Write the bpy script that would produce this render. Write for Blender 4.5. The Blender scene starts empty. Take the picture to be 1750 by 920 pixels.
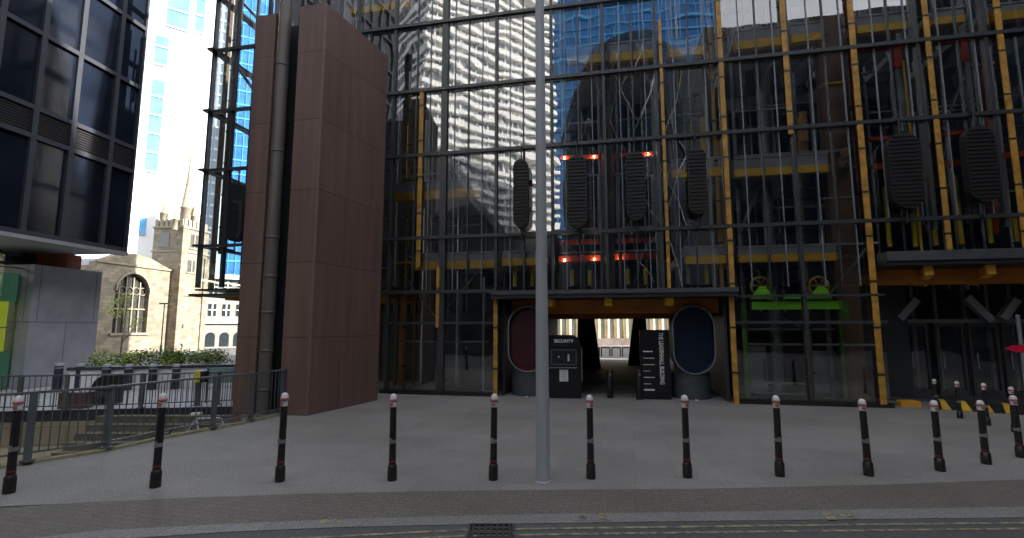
import bpy, math, random
from mathutils import Vector, Matrix
rnd = random.Random(7)
S = bpy.context.scene
C = S.collection
# ------------------------------------------------------------------ camera, world, sun, exposure
F, PITCH, H = 850.0, math.atan(100/850.0), 2.2
cam = bpy.data.cameras.new('camera'); cam.sensor_width = 36; cam.lens = 36*F/1750
cam.clip_start = 0.05; cam.clip_end = 4000
co = bpy.data.objects.new('camera', cam); C.objects.link(co)
co.location = (0, 0, H); co.rotation_euler = (math.pi/2+PITCH, 0, 0); S.camera = co
SAZ, SEL = math.radians(99), math.radians(30)
w = bpy.data.worlds.new('World'); S.world = w; w.use_nodes = True
nt = w.node_tree; bg = nt.nodes['Background']; sk = nt.nodes.new('ShaderNodeTexSky')
sk.sky_type = 'NISHITA'; sk.sun_disc = False; sk.sun_elevation = SEL; sk.sun_rotation = SAZ
sk.air_density = 1.0; sk.dust_density = 0.8; sk.ozone_density = 1.5
hs = nt.nodes.new('ShaderNodeHueSaturation'); hs.inputs['Saturation'].default_value = .18; nt.links.new(sk.outputs[0], hs.inputs['Color']); nt.links.new(hs.outputs[0], bg.inputs[0]); bg.inputs[1].default_value = 0.15
sl = bpy.data.lights.new('sun', 'SUN'); sl.energy = 3.2; sl.angle = math.radians(0.5); sl.color = (1, .95, .87)
so = bpy.data.objects.new('sun', sl); C.objects.link(so)
sd = Vector((math.sin(SAZ)*math.cos(SEL), math.cos(SAZ)*math.cos(SEL), math.sin(SEL)))
so.rotation_euler = sd.to_track_quat('Z', 'Y').to_euler(); so.location = (0, 0, 60)
S.view_settings.view_transform = 'Standard'; S.view_settings.look = 'None'
S.view_settings.gamma = 1; S.view_settings.exposure = 2.15
S.render.engine = 'CYCLES'; S.cycles.use_denoising = True; S.cycles.max_bounces = 10
S.cycles.transparent_max_bounces = 16; S.cycles.sample_clamp_indirect = 6
S.cycles.caustics_reflective = False; S.cycles.caustics_refractive = False

# ------------------------------------------------------------------ real-world positions measured from the photograph
CP, SP = math.cos(PITCH), math.sin(PITCH)
def ray(px, py):
    x, y = (px-875)/F, (460-py)/F
    return Vector((x, CP-y*SP, SP+y*CP))
def G(px, py, z=0.0):
    d = ray(px, py); t = (z-H)/d.z
    return Vector((d.x*t, d.y*t, z))
def at(px, py, Y):
    d = ray(px, py); t = Y/d.y
    return Vector((d.x*t, Y, H+d.z*t))
class Frame:
    def __init__(s, o, u):
        s.o = Vector((o[0], o[1])); s.u = Vector((u[0], u[1])).normalized(); s.n = Vector((-s.u.y, s.u.x))
        s.ang = math.atan2(s.u.y, s.u.x)
    def hit(s, px, py, d=0.0):
        r = ray(px, py); r2 = Vector((r.x, r.y)); o = s.o+s.n*d
        t = o.dot(s.n)/r2.dot(s.n)
        p = r2*t
        return (p-o).dot(s.u), H+r.z*t
    def loc(s, p):
        q = Vector((p[0], p[1]))-s.o; return q.dot(s.u), q.dot(s.n)
    def world(s, u, d, z=0):
        p = s.o+s.u*u+s.n*d; return Vector((p.x, p.y, z))
p0, p1 = G(650, 672), G(1530, 697)
MF = Frame(p0, p1-p0)
def U(px, py, d=0.0): return MF.hit(px, py, d)[0]
def Z(px, py, d=0.0): return MF.hit(px, py, d)[1]
def mirror(p):
    q = Vector((p[0], p[1]))-MF.o; k = q.dot(MF.n)
    q = Vector((p[0], p[1]))-MF.n*(2*k)
    return Vector((q.x, q.y, p[2] if len(p) > 2 else 0))
def RM(px, py, dist):        # where a thing seen reflected in the facade really stands, across the street
    r = ray(px, py); h = math.hypot(r.x, r.y)
    return mirror(Vector((r.x/h*dist, r.y/h*dist, max(0, H+r.z/h*dist))))

# ------------------------------------------------------------------ materials
MATS = {}
def new_mat(name):
    m = bpy.data.materials.new(name); m.use_nodes = True; m.node_tree.nodes.clear()
    o = m.node_tree.nodes.new('ShaderNodeOutputMaterial'); MATS[name] = m
    return m, m.node_tree, o
def mat(name, col, rough=.6, metal=0.0, var=.15, scale=3.0, bump=0.0, bscale=20.0, spec=.5, streak=False, coat=0):
    m, t, o = new_mat(name)
    b = t.nodes.new('ShaderNodeBsdfPrincipled'); t.links.new(b.outputs[0], o.inputs[0])
    b.inputs['Roughness'].default_value = rough; b.inputs['Metallic'].default_value = metal
    b.inputs['Specular IOR Level'].default_value = spec; b.inputs['Coat Weight'].default_value = coat
    tc = t.nodes.new('ShaderNodeTexCoord'); mp = t.nodes.new('ShaderNodeMapping')
    t.links.new(tc.outputs['Object'], mp.inputs[0])
    if streak: mp.inputs['Scale'].default_value = (1, 1, .12)
    n = t.nodes.new('ShaderNodeTexNoise'); n.inputs['Scale'].default_value = scale; n.inputs['Detail'].default_value = 6
    t.links.new(mp.outputs[0], n.inputs[0])
    r = t.nodes.new('ShaderNodeValToRGB'); t.links.new(n.outputs[0], r.inputs[0])
    r.color_ramp.elements[0].position = .3; r.color_ramp.elements[1].position = .7
    r.color_ramp.elements[0].color = tuple(c*(1-var) for c in col)+(1,)
    r.color_ramp.elements[1].color = tuple(min(1, c*(1+var)) for c in col)+(1,)
    t.links.new(r.outputs[0], b.inputs['Base Color'])
    if bump:
        n2 = t.nodes.new('ShaderNodeTexNoise'); n2.inputs['Scale'].default_value = bscale; n2.inputs['Detail'].default_value = 5
        t.links.new(tc.outputs['Object'], n2.inputs[0])
        bp = t.nodes.new('ShaderNodeBump'); bp.inputs['Strength'].default_value = bump; bp.inputs['Distance'].default_value = .02
        t.links.new(n2.outputs[0], bp.inputs['Height']); t.links.new(bp.outputs[0], b.inputs['Normal'])
    return m
def glass(name, refl, tint, wav=.5, wsc=.5, gcol=(1, 1, 1)):
    m, t, o = new_mat(name)
    tr = t.nodes.new('ShaderNodeBsdfTransparent'); tr.inputs[0].default_value = tint+(1,)
    gl = t.nodes.new('ShaderNodeBsdfGlossy'); gl.inputs['Roughness'].default_value = .0; gl.inputs[0].default_value = gcol+(1,)
    mx = t.nodes.new('ShaderNodeMixShader'); t.links.new(mx.outputs[0], o.inputs[0])
    fr = t.nodes.new('ShaderNodeFresnel'); fr.inputs[0].default_value = 1.5
    ma = t.nodes.new('ShaderNodeMath'); ma.operation = 'ADD'; ma.use_clamp = True; ma.inputs[1].default_value = refl
    t.links.new(fr.outputs[0], ma.inputs[0]); t.links.new(ma.outputs[0], mx.inputs[0])
    t.links.new(tr.outputs[0], mx.inputs[1]); t.links.new(gl.outputs[0], mx.inputs[2])
    if wav:
        tc = t.nodes.new('ShaderNodeTexCoord'); n = t.nodes.new('ShaderNodeTexNoise')
        n.inputs['Scale'].default_value = wsc; n.inputs['Detail'].default_value = 1.5
        t.links.new(tc.outputs['Object'], n.inputs[0])
        bp = t.nodes.new('ShaderNodeBump'); bp.inputs['Strength'].default_value = wav; bp.inputs['Distance'].default_value = .05
        t.links.new(n.outputs[0], bp.inputs['Height']); t.links.new(bp.outputs[0], gl.inputs['Normal'])
    return m
def emit(name, col, s):
    m, t, o = new_mat(name); e = t.nodes.new('ShaderNodeEmission'); e.inputs[0].default_value = col+(1,); e.inputs[1].default_value = s
    t.links.new(e.outputs[0], o.inputs[0]); return m
def ground_mat(name, c1, c2, slab=None, rough=.75, fine=.35):
    m, t, o = new_mat(name); L = t.links
    b = t.nodes.new('ShaderNodeBsdfPrincipled'); L.new(b.outputs[0], o.inputs[0]); b.inputs['Roughness'].default_value = rough
    tc = t.nodes.new('ShaderNodeTexCoord')
    n1 = t.nodes.new('ShaderNodeTexNoise'); n1.inputs['Scale'].default_value = .45; n1.inputs['Detail'].default_value = 8; n1.inputs['Roughness'].default_value = .65
    n2 = t.nodes.new('ShaderNodeTexNoise'); n2.inputs['Scale'].default_value = 40; n2.inputs['Detail'].default_value = 4
    for n in (n1, n2): L.new(tc.outputs['Object'], n.inputs[0])
    r = t.nodes.new('ShaderNodeValToRGB'); L.new(n1.outputs[0], r.inputs[0])
    r.color_ramp.elements[0].position = .32; r.color_ramp.elements[1].position = .68
    r.color_ramp.elements[0].color = c1+(1,); r.color_ramp.elements[1].color = c2+(1,)
    mr = t.nodes.new('ShaderNodeMapRange'); mr.inputs[1].default_value = .3; mr.inputs[2].default_value = .7
    mr.inputs[3].default_value = 1-fine; mr.inputs[4].default_value = 1+fine; L.new(n2.outputs[0], mr.inputs[0])
    mx = t.nodes.new('ShaderNodeMix'); mx.data_type = 'RGBA'; mx.blend_type = 'MULTIPLY'; mx.inputs[0].default_value = 1
    L.new(r.outputs[0], mx.inputs[6]); L.new(mr.outputs[0], mx.inputs[7]); out = mx.outputs[2]
    if slab:
        mp = t.nodes.new('ShaderNodeMapping'); mp.inputs['Rotation'].default_value = (0, 0, -MF.ang+.03); L.new(tc.outputs['Object'], mp.inputs[0])
        br = t.nodes.new('ShaderNodeTexBrick'); L.new(mp.outputs[0], br.inputs[0]); br.inputs['Scale'].default_value = 1
        br.inputs['Brick Width'].default_value = slab[0]; br.inputs['Row Height'].default_value = slab[1]
        br.inputs['Mortar Size'].default_value = slab[2]; br.inputs['Color1'].default_value = (1, 1, 1, 1)
        br.inputs['Color2'].default_value = (.88, .88, .88, 1); br.inputs['Mortar'].default_value = (.74, .74, .74, 1); br.inputs['Bias'].default_value = 0
        m2 = t.nodes.new('ShaderNodeMix'); m2.data_type = 'RGBA'; m2.blend_type = 'MULTIPLY'; m2.inputs[0].default_value = 1
        L.new(out, m2.inputs[6]); L.new(br.outputs[0], m2.inputs[7]); out = m2.outputs[2]
    L.new(out, b.inputs['Base Color'])
    bp = t.nodes.new('ShaderNodeBump'); bp.inputs['Strength'].default_value = .3; bp.inputs['Distance'].default_value = .01
    L.new(n2.outputs[0], bp.inputs['Height']); L.new(bp.outputs[0], b.inputs['Normal'])
    return m
def stone_mat(name, c1, c2, bw=.6, bh=.3, mort=.02, mc=(.6, .6, .6), rough=.9, c3=None, bump=.4, streak=None):
    m, t, o = new_mat(name); L = t.links
    b = t.nodes.new('ShaderNodeBsdfPrincipled'); L.new(b.outputs[0], o.inputs[0]); b.inputs['Roughness'].default_value = rough
    tc = t.nodes.new('ShaderNodeTexCoord'); sx = t.nodes.new('ShaderNodeSeparateXYZ'); L.new(tc.outputs['Object'], sx.inputs[0])
    ad = t.nodes.new('ShaderNodeMath'); ad.operation = 'ADD'; L.new(sx.outputs[0], ad.inputs[0]); L.new(sx.outputs[1], ad.inputs[1])
    cx = t.nodes.new('ShaderNodeCombineXYZ'); L.new(ad.outputs[0], cx.inputs[0]); L.new(sx.outputs[2], cx.inputs[1])
    br = t.nodes.new('ShaderNodeTexBrick'); L.new(cx.outputs[0], br.inputs[0]); br.inputs['Scale'].default_value = 1
    br.inputs['Brick Width'].default_value = bw; br.inputs['Row Height'].default_value = bh; br.inputs['Mortar Size'].default_value = mort
    br.inputs['Color1'].default_value = c1+(1,); br.inputs['Color2'].default_value = c2+(1,)
    br.inputs['Mortar'].default_value = tuple(a*b_ for a, b_ in zip(c1, mc))+(1,); br.inputs['Bias'].default_value = 0
    n = t.nodes.new('ShaderNodeTexNoise'); n.inputs['Scale'].default_value = 1.3; n.inputs['Detail'].default_value = 8; smp = t.nodes.new('ShaderNodeMapping'); L.new(tc.outputs['Object'], smp.inputs[0]); L.new(smp.outputs[0], n.inputs[0])
    if streak: smp.inputs['Scale'].default_value = streak
    mr = t.nodes.new('ShaderNodeMapRange'); mr.inputs[1].default_value = .3; mr.inputs[2].default_value = .7; mr.inputs[3].default_value = .78; mr.inputs[4].default_value = 1.15
    L.new(n.outputs[0], mr.inputs[0]); mx = t.nodes.new('ShaderNodeMix'); mx.data_type = 'RGBA'; mx.blend_type = 'MULTIPLY'; mx.inputs[0].default_value = 1
    L.new(br.outputs[0], mx.inputs[6]); L.new(mr.outputs[0], mx.inputs[7]); L.new(mx.outputs[2], b.inputs['Base Color'])
    return m
M = dict(
    dimgreen=mat('dim_green', (.09, .26, .03), .5, var=.3),
    outyellow=mat('weathered_yellow', (.42, .215, .035), .5, var=.35, scale=5),
    ledge=mat('ledge_grey', (.055, .058, .064), .6),
    black=mat('black_paint', (.014, .013, .014), .4, var=.5, scale=14, bump=.15), blackmetal=mat('black_metal', (.02, .022, .026), .45),
    dark=mat('dark_grey', (.035, .04, .048), .5), grey=mat('grey_paint', (.36, .38, .41), .45, var=.06, streak=True),
    rail=mat('railing_grey', (.10, .115, .125), .4), white=mat('white_paint', (.62, .60, .60), .6, var=.15, scale=25),
    pinkred=mat('faded_red', (.42, .15, .16), .6, var=.25, scale=30), redline=mat('red_line', (.25, .02, .03), .5), silver=mat('silver', (.4, .4, .4), .35, .7),
    yellow=mat('yellow_steel', (.80, .43, .05), .45, var=.14), orange=mat('orange_steel', (1.0, .56, .05), .5, var=.08),
    brownsteel=mat('brown_steel', (.17, .10, .055), .5, var=.2, streak=True), shadowyellow=mat('shaded_yellow_steel', (.50, .28, .06), .5, var=.2),  # shadowyellow is a darker copy of the yellow steel, shade put into the colour
    red=mat('red_steel', (.60, .07, .025), .45), slab=mat('slab_grey', (.38, .39, .42), .6, streak=False), fascia=mat('light_fascia', (.42, .43, .45), .5),
    frame=mat('mullion_frame', (.035, .04, .044), .4), lframe=mat('light_frame', (.32, .33, .34), .4),
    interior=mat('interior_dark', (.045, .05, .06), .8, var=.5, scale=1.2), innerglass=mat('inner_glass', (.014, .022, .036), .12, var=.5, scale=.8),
    pod=mat('pod_black', (.006, .006, .007), .6), podlouvre=mat('pod_louvre', (.014, .014, .016), .6), buffer=mat('buffer_yellow', (.72, .56, .04), .5), green=mat('lift_green', (.32, .95, .04), .45, var=.12),
    brownpanel=None, browndark=None, terrace=mat('pale_paving', (.42, .42, .43), .8, bump=.2), tan=stone_mat('pit_stone', (.30, .26, .18), (.27, .235, .165), 1.2, .45, .012),
    tankerb=mat('tan_kerb', (.25, .23, .15), .9, var=.3, scale=6), paleband=mat('pale_wall', (.78, .77, .80), .7, var=.08), leaf=mat('leaf', (.12, .20, .035), .6, var=.5, scale=4),
    leaflight=mat('leaf_light', (.34, .42, .06), .6, var=.3, scale=4), bark=mat('bark', (.07, .055, .04), .9), cream=stone_mat('church_stone', (.33, .285, .21), (.19, .165, .12), .55, .28, .02, (.7, .68, .65)),
    stonetrim=mat('church_trim', (.28, .245, .185), .85, var=.15), lead=mat('lead', (.20, .2, .2), .7), churchglass=mat('church_glass', (.05, .05, .045), .2, var=.4, scale=2),
    whitestone=mat('white_stone', (.80, .79, .77), .8, var=.05, scale=.3), blueglass=mat('blue_glass', (.10, .42, .75), .35, var=.25, scale=.35), paleglass=mat('pale_glass', (.38, .46, .52), .3, var=.2, scale=.5),
    bluewall=mat('blue_curtain_wall', (.03, .17, .46), .3, var=.35, scale=.3), portland=mat('portland', (.32, .30, .27), .85, var=.12), window=mat('window_dark', (.03, .04, .045), .1),
    concrete=stone_mat('grey_cladding', (.40, .41, .47), (.38, .39, .45), 2.2, 2.4, .02, (.5, .5, .5), .6), lime=emit('lime_panel_lit', (.50, .56, .05), .10), tealgreen=emit('green_panel_lit', (.10, .30, .18), .05),
    navyframe=mat('navy_frame', (.028, .032, .044), .55), navy=mat('navy_glass', (.010, .014, .024), .10, var=.4, scale=.5, spec=.13), louvre=mat('louvre_black', (.012, .009, .012), .6),
    duct=mat('duct_grey', (.125, .105, .10), .45, .1, var=.15, streak=True), maroon=mat('funnel_red', (.045, .004, .008), .4), bluepaint=mat('funnel_blue', (.004, .012, .034), .35),
    drum=mat('drum_grey', (.055, .07, .08), .45), rim=mat('rim_grey', (.32, .34, .38), .4), sign=mat('sign_black', (.01, .01, .012), .3), paint=mat('white_lettering', (.75, .75, .75), .6),
    hazy=mat('hazard_yellow', (.70, .42, .03), .6), orangebox=mat('orange_block', (.62, .30, .03), .6), woodbrown=mat('soffit_orange', (.55, .20, .03), .6, var=.25, scale=1.5),
    blue=mat('bicycle_blue', (.45, .48, .62), .4), redsign=mat('red_sign', (.7, .01, .05), .4), skin=mat('skin', (.45, .28, .2), .6), cloth=mat('navy_cloth', (.12, .14, .2), .9),
    ylwline=mat('yellow_line', (.42, .37, .17), .8, var=.3, scale=8), iron=mat('iron', (.025, .025, .025), .6, bump=.3), wband=mat('white_floor_band', (.85, .84, .82), .6, var=.05),
    bandglass=mat('tower_glass', (.34, .38, .41), .4, var=.6, scale=.22), darkb=mat('dark_building', (.018, .02, .024), .7, var=.4, scale=.3), darkglass=mat('dark_tower_glass', (.006, .013, .022), .8, var=.6, scale=.4, spec=.05),
    lampwarm=emit('lamp_warm', (1, .66, .35), 14), lampwhite=emit('lamp_tube', (1, .9, .65), 2.0), pottery=mat('terracotta', (.28, .09, .05), .8), blackhood=mat('hood_black', (.015, .018, .018), .4),
    brown=mat('brown_strip', (.2, .1, .07), .8), farstone=mat('far_cream', (.62, .53, .36), .8, var=.2, scale=.6), farpink=mat('far_pink', (.18, .14, .135), .8, var=.3, scale=.8),
    greytube=mat('grey_column', (.19, .21, .235), .4, var=.12), tealpane=mat('teal_glass', (.28, .40, .38), .2, var=.15))
M['brownpanel'] = stone_mat('brown_cladding', (.172, .104, .088), (.148, .090, .077), 2.6, 1.95, .016, (.5, .5, .5), .45, streak=(3.5, 3.5, .22))
M['glass'] = glass('facade_glass', .13, (.95, .97, .97), .34, .42)
M['clearglass'] = glass('clear_glass', .03, (.85, .92, .93), .1, .5)
M['tealglass'] = glass('green_glass', .10, (.6, .85, .78), .0)
M['plaza'] = ground_mat('plaza_paving', (.176, .171, .165), (.240, .233, .225), (1.2, .8, .006))
M['setts'] = ground_mat('brown_setts', (.112, .096, .088), (.142, .125, .114), (.22, .11, .012))
M['kerbm'] = ground_mat('kerb_granite', (.16, .157, .155), (.20, .197, .193), (1.0, 3.0, .01))
M['road'] = ground_mat('asphalt', (.060, .060, .062), (.080, .080, .082), None, .85)
M['gnd'] = ground_mat('city_ground', (.10, .10, .10), (.14, .14, .14), (.6, .6, .006))

def worn(name, col, under):
    m = mat(name, col, .8); t = m.node_tree; b = [n for n in t.nodes if n.type == 'BSDF_PRINCIPLED'][0]
    r = [n for n in t.nodes if n.type == 'VALTORGB'][0]; n = [n for n in t.nodes if n.type == 'TEX_NOISE'][0]
    n.inputs['Scale'].default_value = 9; n.inputs['Detail'].default_value = 10; n.inputs['Roughness'].default_value = .75
    r.color_ramp.elements[0].color = under+(1,); r.color_ramp.elements[0].position = .44
    r.color_ramp.elements[1].color = col+(1,); r.color_ramp.elements[1].position = .58
    return m
M['ylwline'] = worn('worn_yellow_line', (.30, .265, .15), (.085, .083, .078))
# ------------------------------------------------------------------ mesh builder
class MB:
    def __init__(s): s.v = []; s.f = []; s.sm = []
    def poly(s, pts, faces, sm=False):
        k = len(s.v); s.v += [tuple(p) for p in pts]
        for f in faces: s.f.append([i+k for i in f]); s.sm.append(sm)
        return s
    def quad(s, a, b, c, d): return s.poly((a, b, c, d), [(0, 1, 2, 3)])
    def box(s, x0, x1, y0, y1, z0, z1):
        if x0 > x1: x0, x1 = x1, x0
        if y0 > y1: y0, y1 = y1, y0
        if z0 > z1: z0, z1 = z1, z0
        p = [(x, y, z) for z in (z0, z1) for y in (y0, y1) for x in (x0, x1)]
        return s.poly(p, [(0, 2, 3, 1), (4, 5, 7, 6), (0, 1, 5, 4), (2, 6, 7, 3), (0, 4, 6, 2), (1, 3, 7, 5)])
    def prism(s, pts, off):        # polygon pts (3D) extruded by the vector off
        n = len(pts); off = Vector(off); a = [Vector(p) for p in pts]; b = [p+off for p in a]
        return s.poly(a+b, [tuple(range(n-1, -1, -1)), tuple(range(n, 2*n))]+[(i, (i+1) % n, n+(i+1) % n, n+i) for i in range(n)])
    def bar(s, p, q, w, h=None):
        p, q = Vector(p), Vector(q); h = h or w; d = (q-p).normalized()
        up = Vector((0, 0, 1)) if abs(d.z) < .95 else Vector((0, 1, 0))
        a = d.cross(up).normalized()*w/2; b = a.cross(d).normalized()*h/2
        r = [p-a-b, p+a-b, p+a+b, p-a+b]
        return s.prism(r, q-p)
    def tube(s, p, q, r0, r1=None, n=12, caps=True):
        p, q = Vector(p), Vector(q); r1 = r0 if r1 is None else r1; d = (q-p).normalized()
        up = Vector((0, 0, 1)) if abs(d.z) < .95 else Vector((0, 1, 0))
        a = d.cross(up).normalized(); b = a.cross(d).normalized()
        cs = [(math.cos(2*math.pi*i/n), math.sin(2*math.pi*i/n)) for i in range(n)]
        s.poly([p+(a*c+b*t)*r0 for c, t in cs]+[q+(a*c+b*t)*r1 for c, t in cs], [(i, (i+1) % n, n+(i+1) % n, n+i) for i in range(n)], True)
        if caps:
            s.poly([p+(a*c+b*t)*r0 for c, t in cs], [tuple(range(n-1, -1, -1))]); s.poly([q+(a*c+b*t)*r1 for c, t in cs], [tuple(range(n))])
        return s
    def lathe(s, prof, c=(0, 0, 0), n=20):
        c = Vector(c); pts = []; fs = []
        for r, z in prof:
            pts += [c+Vector((r*math.cos(2*math.pi*i/n), r*math.sin(2*math.pi*i/n), z)) for i in range(n)]
        for k in range(len(prof)-1):
            fs += [(k*n+i, k*n+(i+1) % n, (k+1)*n+(i+1) % n, (k+1)*n+i) for i in range(n)]
        s.poly(pts, fs, True); m = len(prof)-1
        if prof[0][0] > .001: s.poly(pts[:n], [tuple(range(n-1, -1, -1))])
        if prof[-1][0] > .001: s.poly(pts[m*n:], [tuple(range(n))])
        return s
    def ring(s, c, R, r, ax=(0, 1, 0), n=24, k=6):     # a torus
        c = Vector(c); ax = Vector(ax).normalized(); up = Vector((0, 0, 1)) if abs(ax.z) < .9 else Vector((1, 0, 0))
        a = ax.cross(up).normalized(); b = ax.cross(a)
        pts = []
        for i in range(n):
            t = 2*math.pi*i/n; e = a*math.cos(t)+b*math.sin(t)
            pts += [c+e*(R+r*math.cos(2*math.pi*j/k))+ax*r*math.sin(2*math.pi*j/k) for j in range(k)]
        return s.poly(pts, [(i*k+j, ((i+1) % n)*k+j, ((i+1) % n)*k+(j+1) % k, i*k+(j+1) % k) for i in range(n) for j in range(k)], True)
    def build(s, name, m, parent=None, **kw):
        me = bpy.data.meshes.new(name); me.from_pydata(s.v, [], s.f)
        me.polygons.foreach_set('use_smooth', s.sm); me.update()
        o = bpy.data.objects.new(name, me); C.objects.link(o)
        me.materials.append(M[m] if isinstance(m, str) else m)
        if parent: o.parent = parent
        for k, v in kw.items(): o[k] = v
        return o
def thing(name, label, cat, loc=(0, 0, 0), rz=0.0, group=None):
    o = bpy.data.objects.new(name, None); C.objects.link(o); o.location = loc; o.rotation_euler = (0, 0, rz)
    o.empty_display_size = .3; o['label'] = label; o['category'] = cat
    if group: o['group'] = group
    return o
def frame_thing(name, label, cat, fr, group=None):
    return thing(name, label, cat, (fr.o.x, fr.o.y, 0), fr.ang, group)
def struct(mb, name, m): return mb.build(name, m, kind='structure')
def copy_tree(o, parent=None):
    c = o.copy(); C.objects.link(c)
    if parent: c.parent = parent
    for ch in list(o.children): copy_tree(ch, c)
    return c
def box(x0, x1, y0, y1, z0, z1): return MB().box(x0, x1, y0, y1, z0, z1)
def text_mesh(name, body, size, m, parent, loc, rot=(math.pi/2, 0, 0), extrude=.004, font_scale_x=1.0):
    cu = bpy.data.curves.new(name, 'FONT'); cu.body = body; cu.size = size; cu.extrude = extrude; cu.offset = .004; cu.align_x = 'CENTER'; cu.align_y = 'CENTER'
    t = bpy.data.objects.new(name+'_curve', cu); C.objects.link(t)
    dg = bpy.context.evaluated_depsgraph_get(); me = bpy.data.meshes.new_from_object(t.evaluated_get(dg))
    bpy.data.objects.remove(t); o = bpy.data.objects.new(name, me); C.objects.link(o)
    me.materials.clear(); me.materials.append(M[m]); o.parent = parent; o.location = loc; o.rotation_euler = rot; o.scale = (font_scale_x, 1, 1)
    return o

# ------------------------------------------------------------------ ground
def extend(pts, far=120):
    a, b = pts[0], pts[1]; y, z = pts[-1], pts[-2]
    return [a+(a-b).normalized()*far]+pts+[y+(y-z).normalized()*far]
def line(pix, z=0.0): return [G(x, y, z) for x, y in pix]
def strip(A, B, z=None):
    """sheet between two ground polylines, sampled at the same fractions"""
    def samp(P, n):
        L = [0]
        for i in range(1, len(P)): L.append(L[-1]+(P[i]-P[i-1]).length)
        out = []
        for k in range(n+1):
            d = L[-1]*k/n; j = max(i for i in range(len(P)) if L[i] <= d+1e-9); j = min(j, len(P)-2)
            t = (d-L[j])/(L[j+1]-L[j]); out.append(P[j].lerp(P[j+1], t))
        return out
    n = 60; a, b = samp(A, n), samp(B, n)
    if z is not None:
        for p in a+b: p.z = z
    return MB().poly(a+b, [(i, i+1, n+2+i, n+1+i) for i in range(n)])
def flat(pts, z): return [Vector((p.x, p.y, z)) for p in pts]
# service ramp beside the plaza
K = [G(-80, 812), G(0, 802), G(174, 774), G(285, 750), G(417, 725), G(480, 711), G(521, 703)]     # kerb carrying the near railing
pitA, pitB = G(-260, 835), G(412, 727)
pitC, pitD = G(412, 694), G(-420, 712)
EDGE = [(-60, 872), (0, 866), (300, 852), (560, 843), (875, 838), (1200, 836), (1500, 829), (1750, 820), (1850, 816)]
KT = [(-60, 932), (80, 913), (300, 900), (560, 889), (875, 880), (1200, 876), (1500, 871), (1750, 867), (1850, 866)]
KB = [(-60, 948), (80, 931), (300, 914), (560, 902), (800, 897), (1000, 894), (1300, 890), (1750, 885), (1850, 884)]
E_, T_, B_ = line(EDGE), line(KT), line(KB)
def ext_flat(P, k=60):
    a = P[0]+(P[0]-P[1]).normalized()*3; c = P[-1]+(P[-1]-P[-2]).normalized()*3
    return [a]+P+[c]
# big ground sheet with a hole for the ramp
BIG = 900.0
g = MB(); hole = [pitA, pitB, pitC, pitD]
xs = [(-BIG, -BIG), (BIG, -BIG), (BIG, BIG), (-BIG, BIG)]
gz = -.012
hv = [(p.x, p.y, gz) for p in hole]; ov = [(x, y, gz) for x, y in xs]
g.poly(ov+hv, [(0, 1, 5, 4), (1, 2, 6, 5), (2, 3, 7, 6), (3, 0, 4, 7)])
struct(g, 'ground', 'gnd')
# plaza sheet: from brown strip edge back through the passage, right of the kerb line
far_l, far_r = MF.world(-9, 60), MF.world(90, 60)
right = E_[-1]+(E_[-1]-E_[-2]).normalized()*60
pl = [E_[0]+(E_[0]-E_[1]).normalized()*4]+E_+[right, Vector((far_r.x+20, far_r.y, 0)), Vector((far_l.x+12, far_l.y, 0)), Vector((K[-1].x-.2, K[-1].y+.1, 0))]+[p for p in reversed(K)]
m = MB(); m.poly(flat(pl, 0.0), [tuple(range(len(pl)))]); struct(m, 'plaza_paving', 'plaza')
Ex = [E_[0]+(E_[0]-E_[1]).normalized()*4]+E_+[right]
Tx = [T_[0]+(T_[0]-T_[1]).normalized()*4]+T_+[T_[-1]+(T_[-1]-T_[-2]).normalized()*60]
Bx = [B_[0]+(B_[0]-B_[1]).normalized()*4]+B_+[B_[-1]+(B_[-1]-B_[-2]).normalized()*60]
struct(strip(flat(Ex, 0.004), flat([p+Vector((0, -.02, 0)) for p in Tx], 0.004)), 'pavement_strip', 'setts')
struct(strip(flat(Tx, 0.006), flat(Bx, 0.006)), 'kerb', 'kerbm')
m = strip(flat(Bx, 0.006), flat(Bx, -.10)); struct(m, 'kerb_face', 'kerbm')
# road below kerb: sheet at -0.004 relative (real drop hidden by the ground sheet at kerb foot)
Rx = [Vector((p.x, p.y-9.5, 0)) for p in Bx]
struct(strip(flat(Bx, -.004), flat(Rx, -.004)), 'road', 'road')
def paint_line(pix0, wpx, name):
    a = line(pix0); b = line([(x, y+wpx) for x, y in pix0])
    return struct(strip(flat(a, .001), flat(b, .001)), name, 'ylwline')
paint_line([(-60, 961), (300, 929), (560, 916), (795, 904), (1000, 901), (1300, 897), (1750, 892), (1850, 891)], 3.2, 'road_marking')
paint_line([(-60, 974), (300, 940), (560, 927), (795, 914), (1000, 911), (1300, 907), (1750, 902), (1850, 901)], 3.2, 'road_marking')
m = MB()
for q in ([(985, 882), (1002, 882), (1008, 891), (992, 891)], [(1017, 879), (1034, 879), (1045, 892), (1027, 892)], [(545, 889), (562, 888), (562, 895), (545, 896)], [(572, 888), (590, 888), (588, 894), (571, 895)],
          [(1400, 877), (1415, 877), (1432, 890), (1417, 890)], [(1430, 877), (1444, 877), (1465, 889), (1450, 889)]):
    m.poly(flat(line(q), .0105), [(3, 2, 1, 0)])
struct(m, 'kerb_marking', 'ylwline')
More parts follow.
